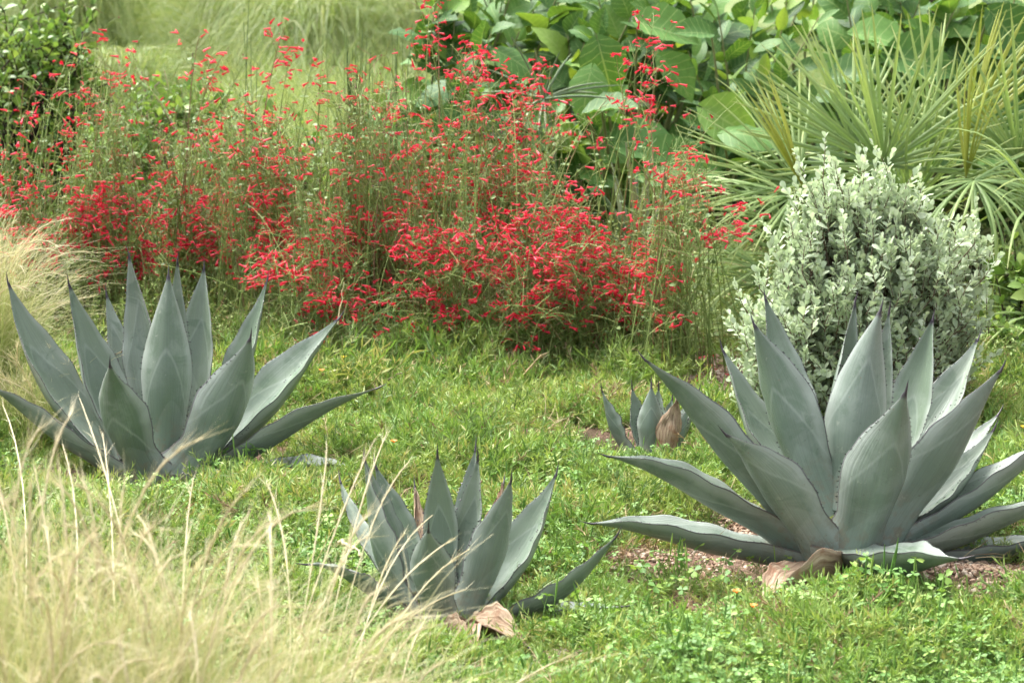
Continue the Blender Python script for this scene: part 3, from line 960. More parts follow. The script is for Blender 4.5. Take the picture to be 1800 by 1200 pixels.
def blade_tpl(nu, prof, fold, droop, lobes=0.0, cup=0.0, nv=5):
    u = np.linspace(0, 1, nu)
    h = np.interp(u, np.linspace(0, 1, len(prof)), prof)
    q = np.linspace(-1, 1, nv)
    X = u[:, None] + 0 * q[None]
    X = X - .10 * (np.abs(q) ** 2)[None] * (1 - u)[:, None]
    Y = h[:, None] * q[None]
    Z = fold * np.abs(Y) - droop * (u ** 2)[:, None] + cup * np.abs(Y) ** 2 + lobes * np.sin(u * 22)[:, None] * (np.abs(q) ** 2)[None]
    V = np.stack([X, Y, Z], -1).reshape(-1, 3)
    i = np.arange(nu - 1)[:, None] * nv + np.arange(nv - 1)[None]
    F = np.stack([i, i + nv, i + nv + 1, i + 1], -1).reshape(-1, 4)
    return V, [F], np.repeat(u, nv), np.tile(q, nu)


def shrub(name, label, cat, base, blobs, mat, tpls, bark, n_single=300, group=None, leaf_name='leaf', rest_name='foliage',
          shoot_len=.16, pairs=7, leaf=.036, spread_leaf=.8, upright=.9, twig=.0018, trunk=.010, curve=.5, proud=False, dens=1):
    """blobs: (px, py, D, rx, ry, rz, n_shoots); leaves sit in whorls on short shoots joined to the base"""
    base = np.array(base, float)
    root = thing(name, base, label, cat, group)
    tips, dirs = [], []
    for px, py, D, rx, ry, rz, n in blobs:
        n = int(n * dens)
        c = at(px, py, D) - base
        d = rdir(n)
        rad = rng.uniform(.02, 1, n) ** (.6 if proud else .45)
        p = c + d * rad[:, None] * [rx, ry, rz]
        k = p[:, 2] > .03
        tips.append(p[k])
        dirs.append(norm(d * .55 + [0, 0, upright] + rng.normal(0, .28, (n, 3)))[k])
        if proud:
            far = (rad[k] > .85) & (rng.random(k.sum()) < .5)
            tips[-1][far] += dirs[-1][far] * rng.uniform(.02, .14, (far.sum(), 1))
    tips, dirs = np.concatenate(tips), np.concatenate(dirs)
    n = len(tips)
    sl = shoot_len * rng.uniform(.6, 1.3, n)
    s0 = tips - dirs * sl[:, None]
    parts = [tubes(bez(s0, (s0 + tips) / 2 + rng.normal(0, .006, (n, 3)), tips, 5), np.linspace(twig * 1.5, twig * .5, 5)[None] * np.ones((n, 1)), 4)]
    m = max(6, n // 3)
    ii = rng.choice(n, m, replace=False)
    b0 = np.c_[rng.normal(0, .02, (m, 2)), np.zeros(m)]
    mid = np.c_[s0[ii][:, :2] * curve, s0[ii][:, 2] * .62]
    parts.append(tubes(bez(b0, mid, s0[ii], 9), np.linspace(trunk, twig * 1.3, 9)[None] * rng.uniform(.5, 1.1, (m, 1)), 5))
    vft('branches', merge(*parts), bark, root, 'stuff')
    pos, d, nr, sz = [], [], [], []
    for i in range(n):
        x = norm(np.cross(dirs[i], [.3, 1, .1])); y = np.cross(dirs[i], x)
        for j in range(pairs):
            q = (j + .5) / pairs
            p = s0[i] * (1 - q) + tips[i] * q
            for sgn in (0, math.pi):
                a = j * 1.7 + sgn + random.uniform(-.4, .4)
                o = x * math.cos(a) + y * math.sin(a)
                f = (1 - q * .75)
                dd = norm(o * spread_leaf * f + dirs[i] * (.45 + .6 * q) + rng.normal(0, .15, 3))
                pos.append(p); d.append(dd); nr.append(norm(dirs[i] * .8 - o * .2 + [0, 0, .5] + rng.normal(0, .25, 3))); sz.append(leaf * random.uniform(.5, 1.3) * (1 - .35 * q))
    pos, d, nr, sz = np.array(pos), np.array(d), np.array(nr), np.array(sz)
    M = frames(pos, d, nr, sz)
    order = np.argsort(pos[:, 1])
    # the leaves nearest to the viewer are objects of their own
    ns = min(n_single, len(pos))
    meshes = [leaf_mesh(leaf_name, t, mat) for t in tpls]
    for k in order[:ns]:
        o = link(leaf_name, meshes[k % len(meshes)], root)
        o.matrix_basis = mat4(M[k])
    rest = order[ns:]
    if len(rest):
        allp, ss = [], []
        for j, t in enumerate(tpls):
            r = rest[j::len(tpls)]
            allp.append(rep(t[:3], M[r])); ss.append(np.tile(t[3], len(r)))
        V, F, t, r = merge(*allp)
        o = link(rest_name, mk_mesh(rest_name, V, F, {'t': t, 'rnd': r, 's': np.concatenate(ss)}, mat), root)
        o['kind'] = 'stuff'
    return root


TS = [tpl_leaf([.06, .15, .27, .33, .16], fold=f, droop=dr) for f, dr in ((.3, .1), (.15, .2), (.45, 0), (.2, -.1))]
shrub('silver_shrub', 'rounded shrub with small silvery grey-green leaves behind the right agave', 'shrub', gx(1500, 7.5), [
    (1520, 430, 7.45, .22, .22, .19, 100), (1440, 560, 7.35, .25, .22, .22, 140), (1620, 490, 7.5, .19, .22, .26, 110),
    (1560, 600, 7.35, .22, .2, .22, 115), (1670, 570, 7.55, .14, .2, .22, 60), (1350, 590, 7.4, .09, .14, .11, 45), (1415, 430, 7.5, .10, .14, .15, 50),
    (1450, 680, 7.4, .22, .18, .12, 90), (1340, 650, 7.45, .09, .12, .12, 36), (1705, 440, 7.6, .07, .1, .10, 22), (1480, 345, 7.5, .15, .14, .07, 45), (1570, 350, 7.5, .06, .08, .09, 14), (1380, 500, 7.45, .06, .1, .10, 24), (1600, 380, 7.5, .1, .1, .08, 24)],
    M_SILVER, TS, M_TWIG, leaf=.033, shoot_len=.11, pairs=7, twig=.0013, trunk=.007, upright=.95, proud=True, dens=2.3)

TD = [tpl_leaf([.03, .22, .30, .22, .02], fold=f, droop=dr) for f, dr in ((.3, .15), (.1, .3), (.4, 0))]
shrub('dark_shrub', 'dense dark green small-leaved shrub at the upper left corner', 'shrub', gx(60, 11.6), [
    (20, 120, 11.6, .30, .35, .30, 70), (100, 60, 11.7, .24, .3, .20, 46), (30, 290, 11.5, .26, .3, .34, 70), (140, 140, 11.6, .16, .2, .20, 30), (-40, 20, 11.8, .4, .4, .3, 50), (90, 220, 11.5, .2, .2, .2, 34)],
    M_DKLEAF, TD, M_DTWIG, leaf=.062, shoot_len=.3, pairs=6, spread_leaf=1.0, upright=.7, proud=True, twig=.003, trunk=.015)
shrub('sprawling_shrub', 'low sprawling leafy shrub behind the left red flowers', 'shrub', gx(330, 11.0), [
    (230, 230, 11.0, .28, .4, .26, 80), (330, 170, 11.2, .30, .3, .12, 60), (430, 250, 11.0, .30, .4, .24, 70), (520, 270, 11.0, .22, .3, .2, 50), (180, 330, 10.8, .3, .3, .25, 60), (380, 360, 10.8, .4, .3, .2, 60)],
    M_DKLEAF, TD, M_TWIG, leaf=.055, shoot_len=.22, pairs=5, spread_leaf=1.0, upright=.7, twig=.002, trunk=.008, n_single=200)
shrub('creeping_shrub', 'shady low creeper with roundish green leaves at the right edge behind the silver shrub', 'shrub', gx(1780, 8.4), [
    (1790, 470, 8.5, .16, .3, .14, 34), (1780, 580, 8.4, .14, .3, .12, 34), (1700, 640, 8.3, .14, .2, .06, 24), (1860, 520, 8.5, .2, .3, .25, 40)],
    M_DKLEAF, TD, M_DTWIG, leaf=.062, shoot_len=.16, pairs=4, spread_leaf=1.1, upright=.4, twig=.002, trunk=.006, n_single=200)

# ------------------------------------------------------------------ large-leaved shrubs at the back right
ROUND = [blade_tpl(9, [.02, .26, .38, .42, .39, .31, .18, .01], f, dr, lb, cp) for f, dr, lb, cp in ((.25, .25, .022, .4), (.05, .40, .03, -.5), (.42, .12, .025, .1), (.15, .55, .03, .3))]
ELLIP = [blade_tpl(8, [.03, .16, .24, .26, .23, .15, .02], f, dr, .006, 0) for f, dr in ((.25, .12), (.1, .3), (.35, .05))]


def bigshrub(label, base, shoots, hero, group='large-leaved shrubs at the back'):
    """shoots: (px, py, D, length m, lean x, n_leaves, leaf size, round?) ; hero: single leaves (px, py, D, size, dir, normal)"""
    base = np.array(base, float)
    root = thing('large_leaved_shrub', base, label, 'shrub', group)
    tub = []
    mr = [leaf_mesh('leaf', t, M_BIG) for t in ROUND]
    ml = [leaf_mesh('leaf', t, M_BIG) for t in ELLIP]
    for px, py, D, ln, lean, n, sz, rd in shoots:
        tip = at(px, py, D) - base
        d = norm(np.array([lean, rng.normal(0, .2), 1.0]))
        s0 = tip - d * ln
        b0 = np.array([rng.normal(0, .08), rng.normal(0, .08), 0])
        tub.append(tubes(bez(b0[None], np.array([[s0[0] * .6, s0[1] * .6, s0[2] * .7]]), s0[None], 9), np.linspace(.016, .007, 9)[None], 6))
        tub.append(tubes(bez(s0[None], ((s0 + tip) / 2 + rng.normal(0, .02, 3))[None], tip[None], 7), np.linspace(.007, .003, 7)[None], 5))
        x = norm(np.cross(d, [.2, 1, 0])); y = np.cross(d, x)
        n = int(n * 1.25)
        for j in range(n):
            q = (j + .3) / n
            a = (j % 2) * math.pi + (j // 2) * 1.3 + rng.normal(0, .3)
            o = x * math.cos(a) + y * math.sin(a)
            dd = norm(o * (1.1 - .5 * q) + d * (.35 + .5 * q) + rng.normal(0, .15, 3))
            s = sz * random.uniform(.75, 1.2) * (1 - .4 * q)
            p = s0 + (tip - s0) * q + o * .02
            m = frames(p[None], dd[None], (np.array([0, -.45, .9]) + rng.normal(0, .4, 3))[None], np.array([s]))[0]
            ob = link('leaf', random.choice(mr if rd else ml), root)
            ob.matrix_basis = mat4(m)
    for px, py, D, s, dd, nn in hero:
        p = at(px, py, D) - base
        m = frames(p[None], np.array([dd], float), np.array([nn], float) + rng.normal(0, .35, (1, 3)), np.array([s * .82]))[0]
        ob = link('leaf', random.choice(mr), root)
        ob.matrix_basis = mat4(m)
        tub.append(tubes(bez(np.array([[p[0] * .4, p[1] * .4 + .1, p[2] * .3]]), np.array([[p[0] * .7, p[1] + .1, p[2] * .8]]), p[None], 8), np.linspace(.010, .004, 8)[None], 5))
    vft('branches', merge(*tub), M_GTWIG, root, 'stuff')
    return root


def rs(n, x0, x1, y0, y1, D, ln, sz, rd, nl=8):
    return [(random.uniform(x0, x1), random.uniform(y0, y1), D + random.uniform(-.35, .35), ln * random.uniform(.7, 1.2), random.uniform(-.5, .5), nl, sz * random.uniform(.8, 1.2), rd if rd < 2 else random.random() < .6) for _ in range(n)]


bigshrub('bright green large-leaved shrub behind the tall red flower sprays', gx(880, 11.6),
         rs(9, 760, 1010, -60, 130, 11.7, .5, .22, 1) + rs(9, 800, 1010, 40, 330, 11.3, .45, .20, 1) + rs(5, 660, 800, 130, 300, 11.3, .4, .20, 1) + rs(5, 780, 990, -30, 60, 11.8, .5, .15, 0),
         [(870, 90, 11.0, .26, (1, -.2, -.3), (0, -1, .7)), (800, 150, 11.0, .24, (-1, -.2, -.2), (.2, -1, .8)), (690, 230, 10.9, .26, (1, -.2, -.5), (0, -1, .9)), (770, 200, 10.9, .24, (.5, -.3, -.6), (0, -1, .6))])
bigshrub('large-leaved shrub with broad drooping round leaves, centre back', gx(1110, 11.2),
         rs(10, 1000, 1220, -60, 120, 11.5, .5, .24, 1) + rs(10, 1000, 1240, 120, 380, 11.2, .45, .24, 1) + rs(6, 1040, 1220, -40, 60, 11.6, .5, .16, 0),
         [(1050, 70, 10.8, .32, (.25, -.3, -.9), (.2, -1, .3)), (1120, 40, 10.9, .36, (1, -.1, -.25), (0, -.8, .8)), (1040, 120, 10.7, .30, (-.3, -.3, -.9), (-.1, -1, .3)), (1080, 250, 10.5, .42, (1, -.1, .1), (0, -.8, .9)),
          (1030, 200, 10.6, .30, (.8, -.3, .2), (0, -1, .6)), (1120, 300, 10.4, .44, (1, -.15, .15), (.0, -.7, .9)), (1160, 100, 10.9, .3, (.6, -.3, -.6), (.2, -1, .5))])
bigshrub('tall shrub with upright shoots of paired oval leaves behind the fan palms', gx(1300, 11.0),
         [(1260, 10, 11.0, .85, -.12, 16, .18, 0), (1330, 0, 11.1, .9, .05, 16, .18, 0), (1440, 30, 11.0, .9, .55, 16, .20, 0), (1210, 90, 11.0, .6, -.4, 12, .18, 0), (1390, -40, 11.3, .9, .2, 14, .2, 0)]
         + rs(10, 1220, 1420, 80, 330, 11.2, .45, .2, 0) + rs(8, 1240, 1420, 150, 350, 11.4, .4, .2, 2),
         [(1235, 190, 10.4, .34, (.9, -.2, -.45), (.1, -.9, .6)), (1270, 235, 10.3, .30, (.7, -.3, .1), (.1, -1, .7)), (1250, 60, 10.8, .22, (-.8, -.3, .1), (0, -.8, .8))])
bigshrub('broad-leaved shrub filling the upper right corner', gx(1620, 11.2),
         rs(12, 1450, 1700, -50, 120, 11.5, .5, .24, 1) + rs(12, 1480, 1800, 60, 330, 11.3, .45, .22, 1) + rs(12, 1640, 1860, -60, 140, 11.6, .5, .2, 2) + rs(6, 1700, 1880, 120, 420, 11.3, .5, .24, 1),
         [(1500, 60, 10.6, .36, (1, -.2, -.1), (0, -.8, .9)), (1560, 95, 10.5, .38, (1, -.15, -.25), (-.1, -.8, .9)), (1640, 50, 10.7, .26, (.2, -.3, -.7), (0, -1, .4)), (1460, 140, 10.5, .3, (.9, -.3, .2), (0, -.9, .8)),
          (1740, 20, 10.8, .34, (.7, -.2, -.8), (.3, -.9, .5)), (1740, 180, 10.7, .3, (.7, -.2, -.4), (0, -1, .6))])

for lb, px, D in (('large-leaved shrub in the second row behind the tall red sprays', 900, 12.9), ('large-leaved shrub in the second row at the top middle', 1180, 12.9), ('large-leaved shrub in the second row behind the palm tips', 1440, 13.0), ('large-leaved shrub in the second row at the top right corner', 1720, 13.0)):
    bigshrub(lb, gx(px, D), rs(12, px - 150, px + 150, -90, 80, D, .6, .22, 2, 8) + rs(14, px - 150, px + 150, 60, 330, D, .5, .24, 1, 8), [])

# ------------------------------------------------------------------ fan palms
def seg_tpl(droop, tipd):
    nu = 9
    u = np.linspace(0, 1, nu)
    h = np.interp(u, [0, .12, .35, .6, .85, 1], [.005, .011, .013, .012, .008, .0015])
    V, t, s = [], [], []
    for x, hh in zip(u, h):
        z = -droop * x ** 2.2 - tipd * max(0, x - .55) ** 2 * 2.5
        for q in (-1, 0, 1):
            V.append((x - .22 * droop * x ** 3, q * hh, z + (.9 * hh if q == 0 else 0))); t.append(x); s.append(q)
    F = []
    for i in range(nu - 1):
        b = 3 * i
        F += [(b, b + 3, b + 4, b + 1), (b + 1, b + 4, b + 5, b + 2)]
    return np.array(V), [np.array(F)], np.array(t), np.array(s, float)


SEG = [[leaf_mesh('segment', seg_tpl(d, t), m) for d, t in ((.02, .05), (.08, .15), (.22, .3), (.55, .35))] for m in (M_PALM, M_PALMY)]


def palm(label, base, fronds):
    """fronds: (hub px, py, D, radius m, centre direction (x,y,z), face normal, fan half angle deg, n segments, droop 0-3, yellow?)"""
    base = np.array(base, float)
    root = thing('fan_palm', base, label, 'palm', 'fan palms')
    for px, py, D, rad, dc, nn, half, n, dr, yel in fronds:
        n = int(n * 1.25)
        hub = at(px, py, D) - base
        dc = norm(np.array(dc, float)); nn = np.array(nn, float); nn = norm(nn - dc * (nn @ dc)); sd_ = np.cross(nn, dc)
        b0 = np.array([rng.normal(0, .04), rng.normal(0, .04), .02])
        V, F, t, r = tubes(bez(b0[None], np.array([[hub[0] * .35, hub[1] * .35, hub[2] * .75]]), hub[None], 9), np.linspace(.010, .005, 9)[None], 5)
        fr = link('frond', mk_mesh('petiole', V, F, {'t': t, 'rnd': r}, M_PETIOLE), root)
        for j in range(n):
            a = R(half) * (2 * (j + .5) / n - 1) + rng.normal(0, .05)
            d = dc * math.cos(a) + sd_ * math.sin(a) + nn * rng.normal(.05, .17)
            L = .86 * rad * (1 - .22 * (abs(a) / R(180)) ** 1.5) * random.choice((.62, .8, .9, .96, 1, 1.03, 1.06, 1.1))
            side = sd_ * math.cos(a) - dc * math.sin(a)
            tw = rng.normal(0, .25)
            zz = norm(nn * math.cos(tw) + side * math.sin(tw))
            # segments bend down under their own weight: choose the droop by how horizontal they are
            k = min(3, max(0, dr + random.choice((-1, 0, 0, 0, 1))))
            up = norm(zz + np.array([0, 0, .6]))
            m = frames(hub[None], d[None], up[None], np.array([L]))[0]
            o = link('segment', SEG[1 if yel else 0][k], fr)
            o.matrix_basis = mat4(m)
    return root


palm('fan palm with a wide starburst frond facing forward above the silver shrub', gx(1560, 9.2), [
    (1552, 292, 8.9, .66, (-.15, -.1, 1), (0, -1, .25), 105, 38, 0, 0),
    (1640, 262, 9.2, .62, (.35, .1, 1), (-.3, -1, .2), 80, 30, 0, 0),
    (1500, 260, 9.4, .58, (-.4, .3, 1), (.2, -1, .4), 80, 28, 0, 0),
    (1600, 360, 9.0, .55, (.2, -.3, .9), (0, -1, .2), 60, 22, 1, 0),
    (1610, 370, 9.3, .5, (-.05, .0, 1), (0, -1, .1), 12, 12, 0, 0),
    (1560, 330, 9.5, .55, (0, .6, .6), (0, -.6, .8), 120, 30, 1, 0)])
palm('fan palm with long drooping segments at the right edge of the silver shrub', gx(1720, 9.0), [
    (1698, 312, 8.8, .48, (.12, .0, 1), (-1, -.3, .1), 14, 14, 0, 1),
    (1712, 318, 8.7, .55, (.5, -.5, -.35), (.2, -.5, 1), 110, 30, 3, 0),
    (1700, 240, 9.1, .58, (.5, .1, .9), (-.3, -1, .2), 26, 16, 0, 1),
    (1790, 280, 9.0, .62, (.3, -.2, .8), (0, -1, .3), 95, 28, 1, 0),
    (1830, 360, 8.8, .6, (-.3, -.4, .3), (0, -.5, 1), 120, 30, 2, 0),
    (1850, 560, 8.5, .55, (-.8, -.4, .15), (0, -.4, 1), 80, 26, 2, 0),
    (1780, 640, 8.5, .4, (-.6, -.6, .4), (0, -.4, 1), 100, 26, 2, 0)])
palm('fan palm with arching fronds left of the silver shrub', gx(1360, 8.9), [
    (1412, 330, 8.7, .50, (-.45, -.0, 1), (.9, -.5, .1), 10, 14, 0, 1),
    (1405, 322, 8.9, .54, (-.9, .2, .6), (.3, -.8, .6), 70, 26, 0, 0),
    (1395, 345, 8.8, .48, (-.9, -.3, .05), (.0, -.5, 1), 60, 18, 1, 0),
    (1390, 450, 8.9, .44, (-.9, .1, .35), (.3, -.7, .5), 80, 24, 0, 0),
    (1360, 500, 8.8, .42, (-.9, -.2, .1), (0, -.5, .8), 60, 16, 1, 0),
    (1335, 470, 8.75, .52, (-.95, -.2, .25), (.1, -.5, .9), 55, 16, 2, 0),
    (1395, 395, 8.8, .56, (-1, -.1, .35), (.1, -.5, .9), 45, 14, 2, 0),
    (1330, 590, 8.7, .36, (-.8, -.3, .4), (.2, -.5, .8), 60, 14, 1, 0)])

# ------------------------------------------------------------------ sword-leaved plants behind the flowers
def sword_plant(name, label, base, blades, mat):
    base = np.array(base, float)
    root = thing(name, base, label, 'succulent')
    for (bx, by, bd), (tx, ty, td), w in blades:
        b = at(bx, by, bd) - base; t = at(tx, ty, td) - base
        b[2] = max(b[2], .01)
        k = 9
        c = (b + t) / 2 + np.array([0, 0, .03])
        P = bez(b[None], c[None], t[None], k)
        u = np.linspace(0, 1, k)
        sd_ = norm(np.cross(norm(t - b), rng.normal(0, .35, 3) + [0, -1, 0]))
        V, F, tt, r = ribbons(P, (w * np.interp(u, [0, .3, .7, 1], [.8, 1, .8, .05]))[None], (sd_[None, None] + 0 * P))
        # a shallow keel gives the blade thickness
        V2 = V + np.cross(sd_, norm(t - b)) * .006
        n = len(V)
        ed = np.array([(2 * i, 2 * i + 2, 2 * i + 2 + n, 2 * i + n) for i in range(k - 1)] + [(2 * i + 1, 2 * i + 1 + n, 2 * i + 3 + n, 2 * i + 3) for i in range(k - 1)])
        link('leaf', mk_mesh('leaf', np.concatenate([V, V2]), [F, F[:, ::-1] + n, ed], {'t': np.r_[tt, tt], 'rnd': np.r_[r, r]}, mat), root)
    return root


sword_plant('yucca', 'pale sword-leaved plant between the red flowers and the fan palms', gx(1130, 9.9),
            [((1120 + random.uniform(-25, 25), 480, 9.9), (x, y, 9.8 + random.uniform(-.2, .2)), .032) for x, y in ((1075, 285), (1100, 250), (1120, 300), (1150, 260), (1175, 290), (1050, 330), (1200, 310), (1215, 360), (1030, 380), (1140, 330), (1165, 350), (1090, 340))], M_YUC)
sword_plant('withered_yucca', 'spiky rosette with bleached bent leaves below the tall red sprays', gx(960, 10.4),
            [((955, 175, 10.2), (x, y, 10.2 + random.uniform(-.3, .1)), .010) for x, y in ((850, 120), (900, 65), (940, 85), (985, 90), (1005, 95), (1100, 150), (1050, 165), (1010, 190), (870, 160), (1060, 145), (840, 165), (985, 215), (960, 240), (920, 200), (945, 230), (1085, 175))]
            + [((965 + d, 300, 10.4), (956 + d * .5, 172, 10.2), .014) for d in (-14, 0, 12)], M_YUC)

# ------------------------------------------------------------------ firecracker plants
def flower_tpl(flare=1.0, curve=.1):
    """tubular flower along +x, unit length: tube, mouth, five flared lobes"""
    st = [(0, .055), (.25, .075), (.65, .115), (.84, .15)]
    V, F = [], []
    m = 5
    for x, r in st:
        for j in range(m):
            a = j * 2 * math.pi / m
            V.append((x, r * math.cos(a), r * math.sin(a) - curve * x * x))
    for i in range(len(st) - 1):
        for j in range(m):
            F.append((i * m + j, i * m + (j + 1) % m, (i + 1) * m + (j + 1) % m, (i + 1) * m + j))
    b = (len(st) - 1) * m
    T3 = []
    for j in range(m):
        a = (j + .5) * 2 * math.pi / m
        r = .30 * flare
        V.append((1.0, r * math.cos(a), r * math.sin(a) - curve))
        T3.append((b + j, b + (j + 1) % m, len(V) - 1))
    V = np.array(V)
    return V, [np.array(F), np.array(T3)], V[:, 0]


FL_T = [flower_tpl(f, c) for f, c in ((1, .1), (.75, .25), (1.25, .02), (.35, .15))]
FL_M = [mk_mesh('flower', t[0], t[1], {'t': t[2], 'rnd': np.zeros(len(t[0]))}, M_RED, False) for t in FL_T]
T_BUD = (np.array([(0, 0, 0), (.5, .35, 0), (.5, -.18, .3), (.5, -.18, -.3), (1, 0, 0)]), [np.array([(0, 2, 1), (0, 3, 2), (0, 1, 3), (4, 1, 2), (4, 2, 3), (4, 3, 1)])], np.array([0, .5, .5, .5, 1]))
FL_TOTAL = [0]


def stalk(b, tip, nfl, spread, rad=.0022, arch=.5, tree=.42):
    """one arching stem with paired side twigs; returns tubes, flower frames, bud frames, leaf frames"""
    up = np.array([b[0] * (1 - arch) + tip[0] * arch * .55, b[1] * .6 + tip[1] * .4, b[2] + (tip[2] - b[2]) * .78])
    P = bez(b[None], up[None], tip[None], 12)
    tb = [tubes(P, np.linspace(rad, .0011, 12)[None], 4)]
    fp, fd, bp, bd, lp, ld = [], [], [], [], [], []
    nb = max(3, int(nfl * .45))
    A, B = [], []
    for j in range(nb):
        q = 1 - tree * random.random() ** .8
        k = q * 11; i = min(int(k), 10); f = k - i
        p = P[0, i] * (1 - f) + P[0, i + 1] * f
        ax = norm(P[0, min(i + 1, 11)] - P[0, max(i - 1, 0)])
        o = rng.normal(size=3); o[2] = abs(o[2]) * .4; o = norm(o)
        e = p + (o * random.uniform(.5, 1.0) + ax * random.uniform(.2, .7)) * spread * random.uniform(.3, 1.0)
        A.append(p); B.append(e)
    A, B = np.array(A), np.array(B)
    tb.append(tubes(bez(A, (A + B) / 2 + [0, 0, .008], B, 4), np.full((nb, 4), .0011), 3))
    for j in range(nfl):
        e = B[j % nb] + rng.normal(0, .011, 3)
        o = norm(np.array([rng.normal(0, 1), rng.normal(-.25, .7), rng.normal(-.12, .28)]))
        fp.append(e); fd.append(o)
    for j in range(int(nb * 1.4)):
        e = B[j % nb] * .6 + A[j % nb] * .4 + rng.normal(0, .014, 3)
        bp.append(e); bd.append(norm(rng.normal(0, 1, 3) + [0, 0, .3]))
    for q in np.arange(.22, 1 - tree * .4, .10):
        k = q * 11; i = int(k); p = P[0, i] * (1 - k + i) + P[0, i + 1] * (k - i)
        a = random.random() * 6.3
        for s in (0, math.pi):
            lp.append(p); ld.append(np.array([math.cos(a + s), math.sin(a + s), .25]))
    return tb, fp, fd, bp, bd, lp, ld


def firecracker(label, bx, D, regions, sprays=(), fill=60, cap=300, ppm=None):
    fill = int(fill * 2.2)
    base = gx(bx, D)
    base[2] = float(hgt(base[0], base[1]))
    root = thing('firecracker_plant', base, label, 'flowering plant', 'red-flowered firecracker plants')
    k = D / FPX

    def put(fp, fd, parent, lst):
        n = len(fp)
        M = frames(np.array(fp), np.array(fd), np.array([[0, 0, 1.0]]) + rng.normal(0, .3, (n, 3)), rng.uniform(.019, .036, n))
        for j in range(n):
            lst.append((M[j], parent))
    tb, bp, bd, lp, ld, flw = [], [], [], [], [], []
    # prominent flower sprays are stalks of their own
    for px, py, n in sprays:
        n = int(n * 1.8)
        tip = at(px, py - 12, D + random.uniform(-.15, .15)) - base
        b = np.array([rng.normal(0, .06), rng.normal(0, .06), 0])
        r = stalk(b, tip, n, .12, .0042, .35, .30)
        M = frames(np.array(r[3]), np.array(r[4]), rdir(len(r[3])), np.full(len(r[3]), .010))
        st = vft('flower_stalk', merge(*r[0]), M_FSTEM, root)
        put(r[1], r[2], st, flw)
        bp += r[3]; bd += r[4]; lp += r[5]; ld += r[6]
    for cx, cy, rx, ry, ns, nf in regions:
        for _ in range(ns):
            a, q = random.random() * 6.3, math.sqrt(random.random())
            tip = at(cx + rx * q * math.cos(a), cy + ry * q * math.sin(a), D + random.uniform(-.32, .32)) - base
            b = np.array([rng.normal(0, .09), rng.normal(0, .09), 0])
            r = stalk(b, tip, max(1, int(rng.poisson(3 + nf * 1.75))), .11, .0026, .6)
            tb += r[0]; bp += r[3]; bd += r[4]; lp += r[5]; ld += r[6]
            put(r[1], r[2], root, flw)
    # slender upright stems standing above the mass
    for _ in range(20 if bx < 950 else 10):
        tip = at(bx + rng.normal(0, 75), random.uniform(70, 330) if bx < 950 else random.uniform(160, 360), D + random.uniform(-.2, .3)) - base
        r = stalk(np.array([rng.normal(0, .09), rng.normal(0, .09), 0]), tip, max(1, int(rng.poisson(2.2))), .07, .0030, .25, .28)
        tb += r[0]; bp += r[3]; bd += r[4]; lp += r[5]; ld += r[6]
        put(r[1], r[2], root, flw)
    # flowerless stems that make up the body of the plant
    xs_ = [g for g in regions]
    B, Cc, T = [], [], []
    for _ in range(fill):
        g = random.choice(xs_)
        tip = at(g[0] + rng.normal(0, g[2] * .75), min(g[1] + g[3] * .2 + rng.normal(0, g[3] * .9), 640), D + rng.normal(0, .22)) - base
        b = np.array([rng.normal(0, .12), rng.normal(0, .10), 0])
        B.append(b); T.append(tip); Cc.append([b[0] * .6 + tip[0] * .4, b[1] * .6 + tip[1] * .4, tip[2] * random.uniform(.7, 1.15)])
    P = bez(np.array(B), np.array(Cc), np.array(T), 10)
    tb.append(tubes(P, np.linspace(.0026, .0011, 10)[None] * rng.uniform(.7, 1.1, (fill, 1)), 3))
    # hair-fine side twigs
    n2 = fill * 9
    ii = rng.integers(0, fill, n2); jj = rng.integers(3, 10, n2)
    A = P[ii, jj]; E = A + norm(rng.normal(0, 1, (n2, 3)) + [0, 0, .5]) * rng.uniform(.03, .12, (n2, 1))
    tb.append(tubes(bez(A, (A + E) / 2 + [0, 0, .01], E, 4), np.full((n2, 4), .0009), 3))
    bp += list(E[::9]); bd += list(rdir(len(E[::9])))
    vft('stems', merge(*tb), M_FSTEM, root, 'stuff')
    bp, bd, lp, ld = map(np.array, (bp, bd, lp, ld))
    V, F, t, r = rep(T_BUD, frames(bp, bd, rdir(len(bp)), rng.uniform(.005, .010, len(bp))))
    vft('buds', (V, F, t, r), M_FBUD, root, 'stuff')
    nl = fill * 3
    ii = rng.integers(0, fill, nl); jj = rng.integers(1, 9, nl)
    lp = np.concatenate([lp, P[ii, jj]]); ld = np.concatenate([ld, rdir(nl)])
    V, F, t, r = rep(tpl_leaf([.05, .28, .34, .2, .02])[:3], frames(lp, ld, np.tile([[0, 0, 1.0]], (len(lp), 1)) + rng.normal(0, .4, (len(lp), 3)), rng.uniform(.010, .024, len(lp))))
    vft('leaves', (V, F, t, r), M_FLEAF, root, 'stuff')
    # flowers: the nearest as objects, a surplus as one mass
    sp = [x for x in flw if x[1] is not root]
    ot = sorted([x for x in flw if x[1] is root], key=lambda x: x[0][1, 3])
    one = sp + ot[:max(0, cap - len(sp))]
    rest = ot[max(0, cap - len(sp)):]
    for j, (m, par) in enumerate(one):
        o = link('flower', FL_M[(j * 7) % 4 if j % 5 else 3], par)
        o.matrix_basis = mat4(m)
    if rest:
        V, F, t, r = rep(FL_T[0], np.array([x[0] for x in rest]))
        o = vft('flowers', (V, F, t, r), M_RED, root, 'stuff')
    FL_TOTAL[0] += len(flw)
    return root


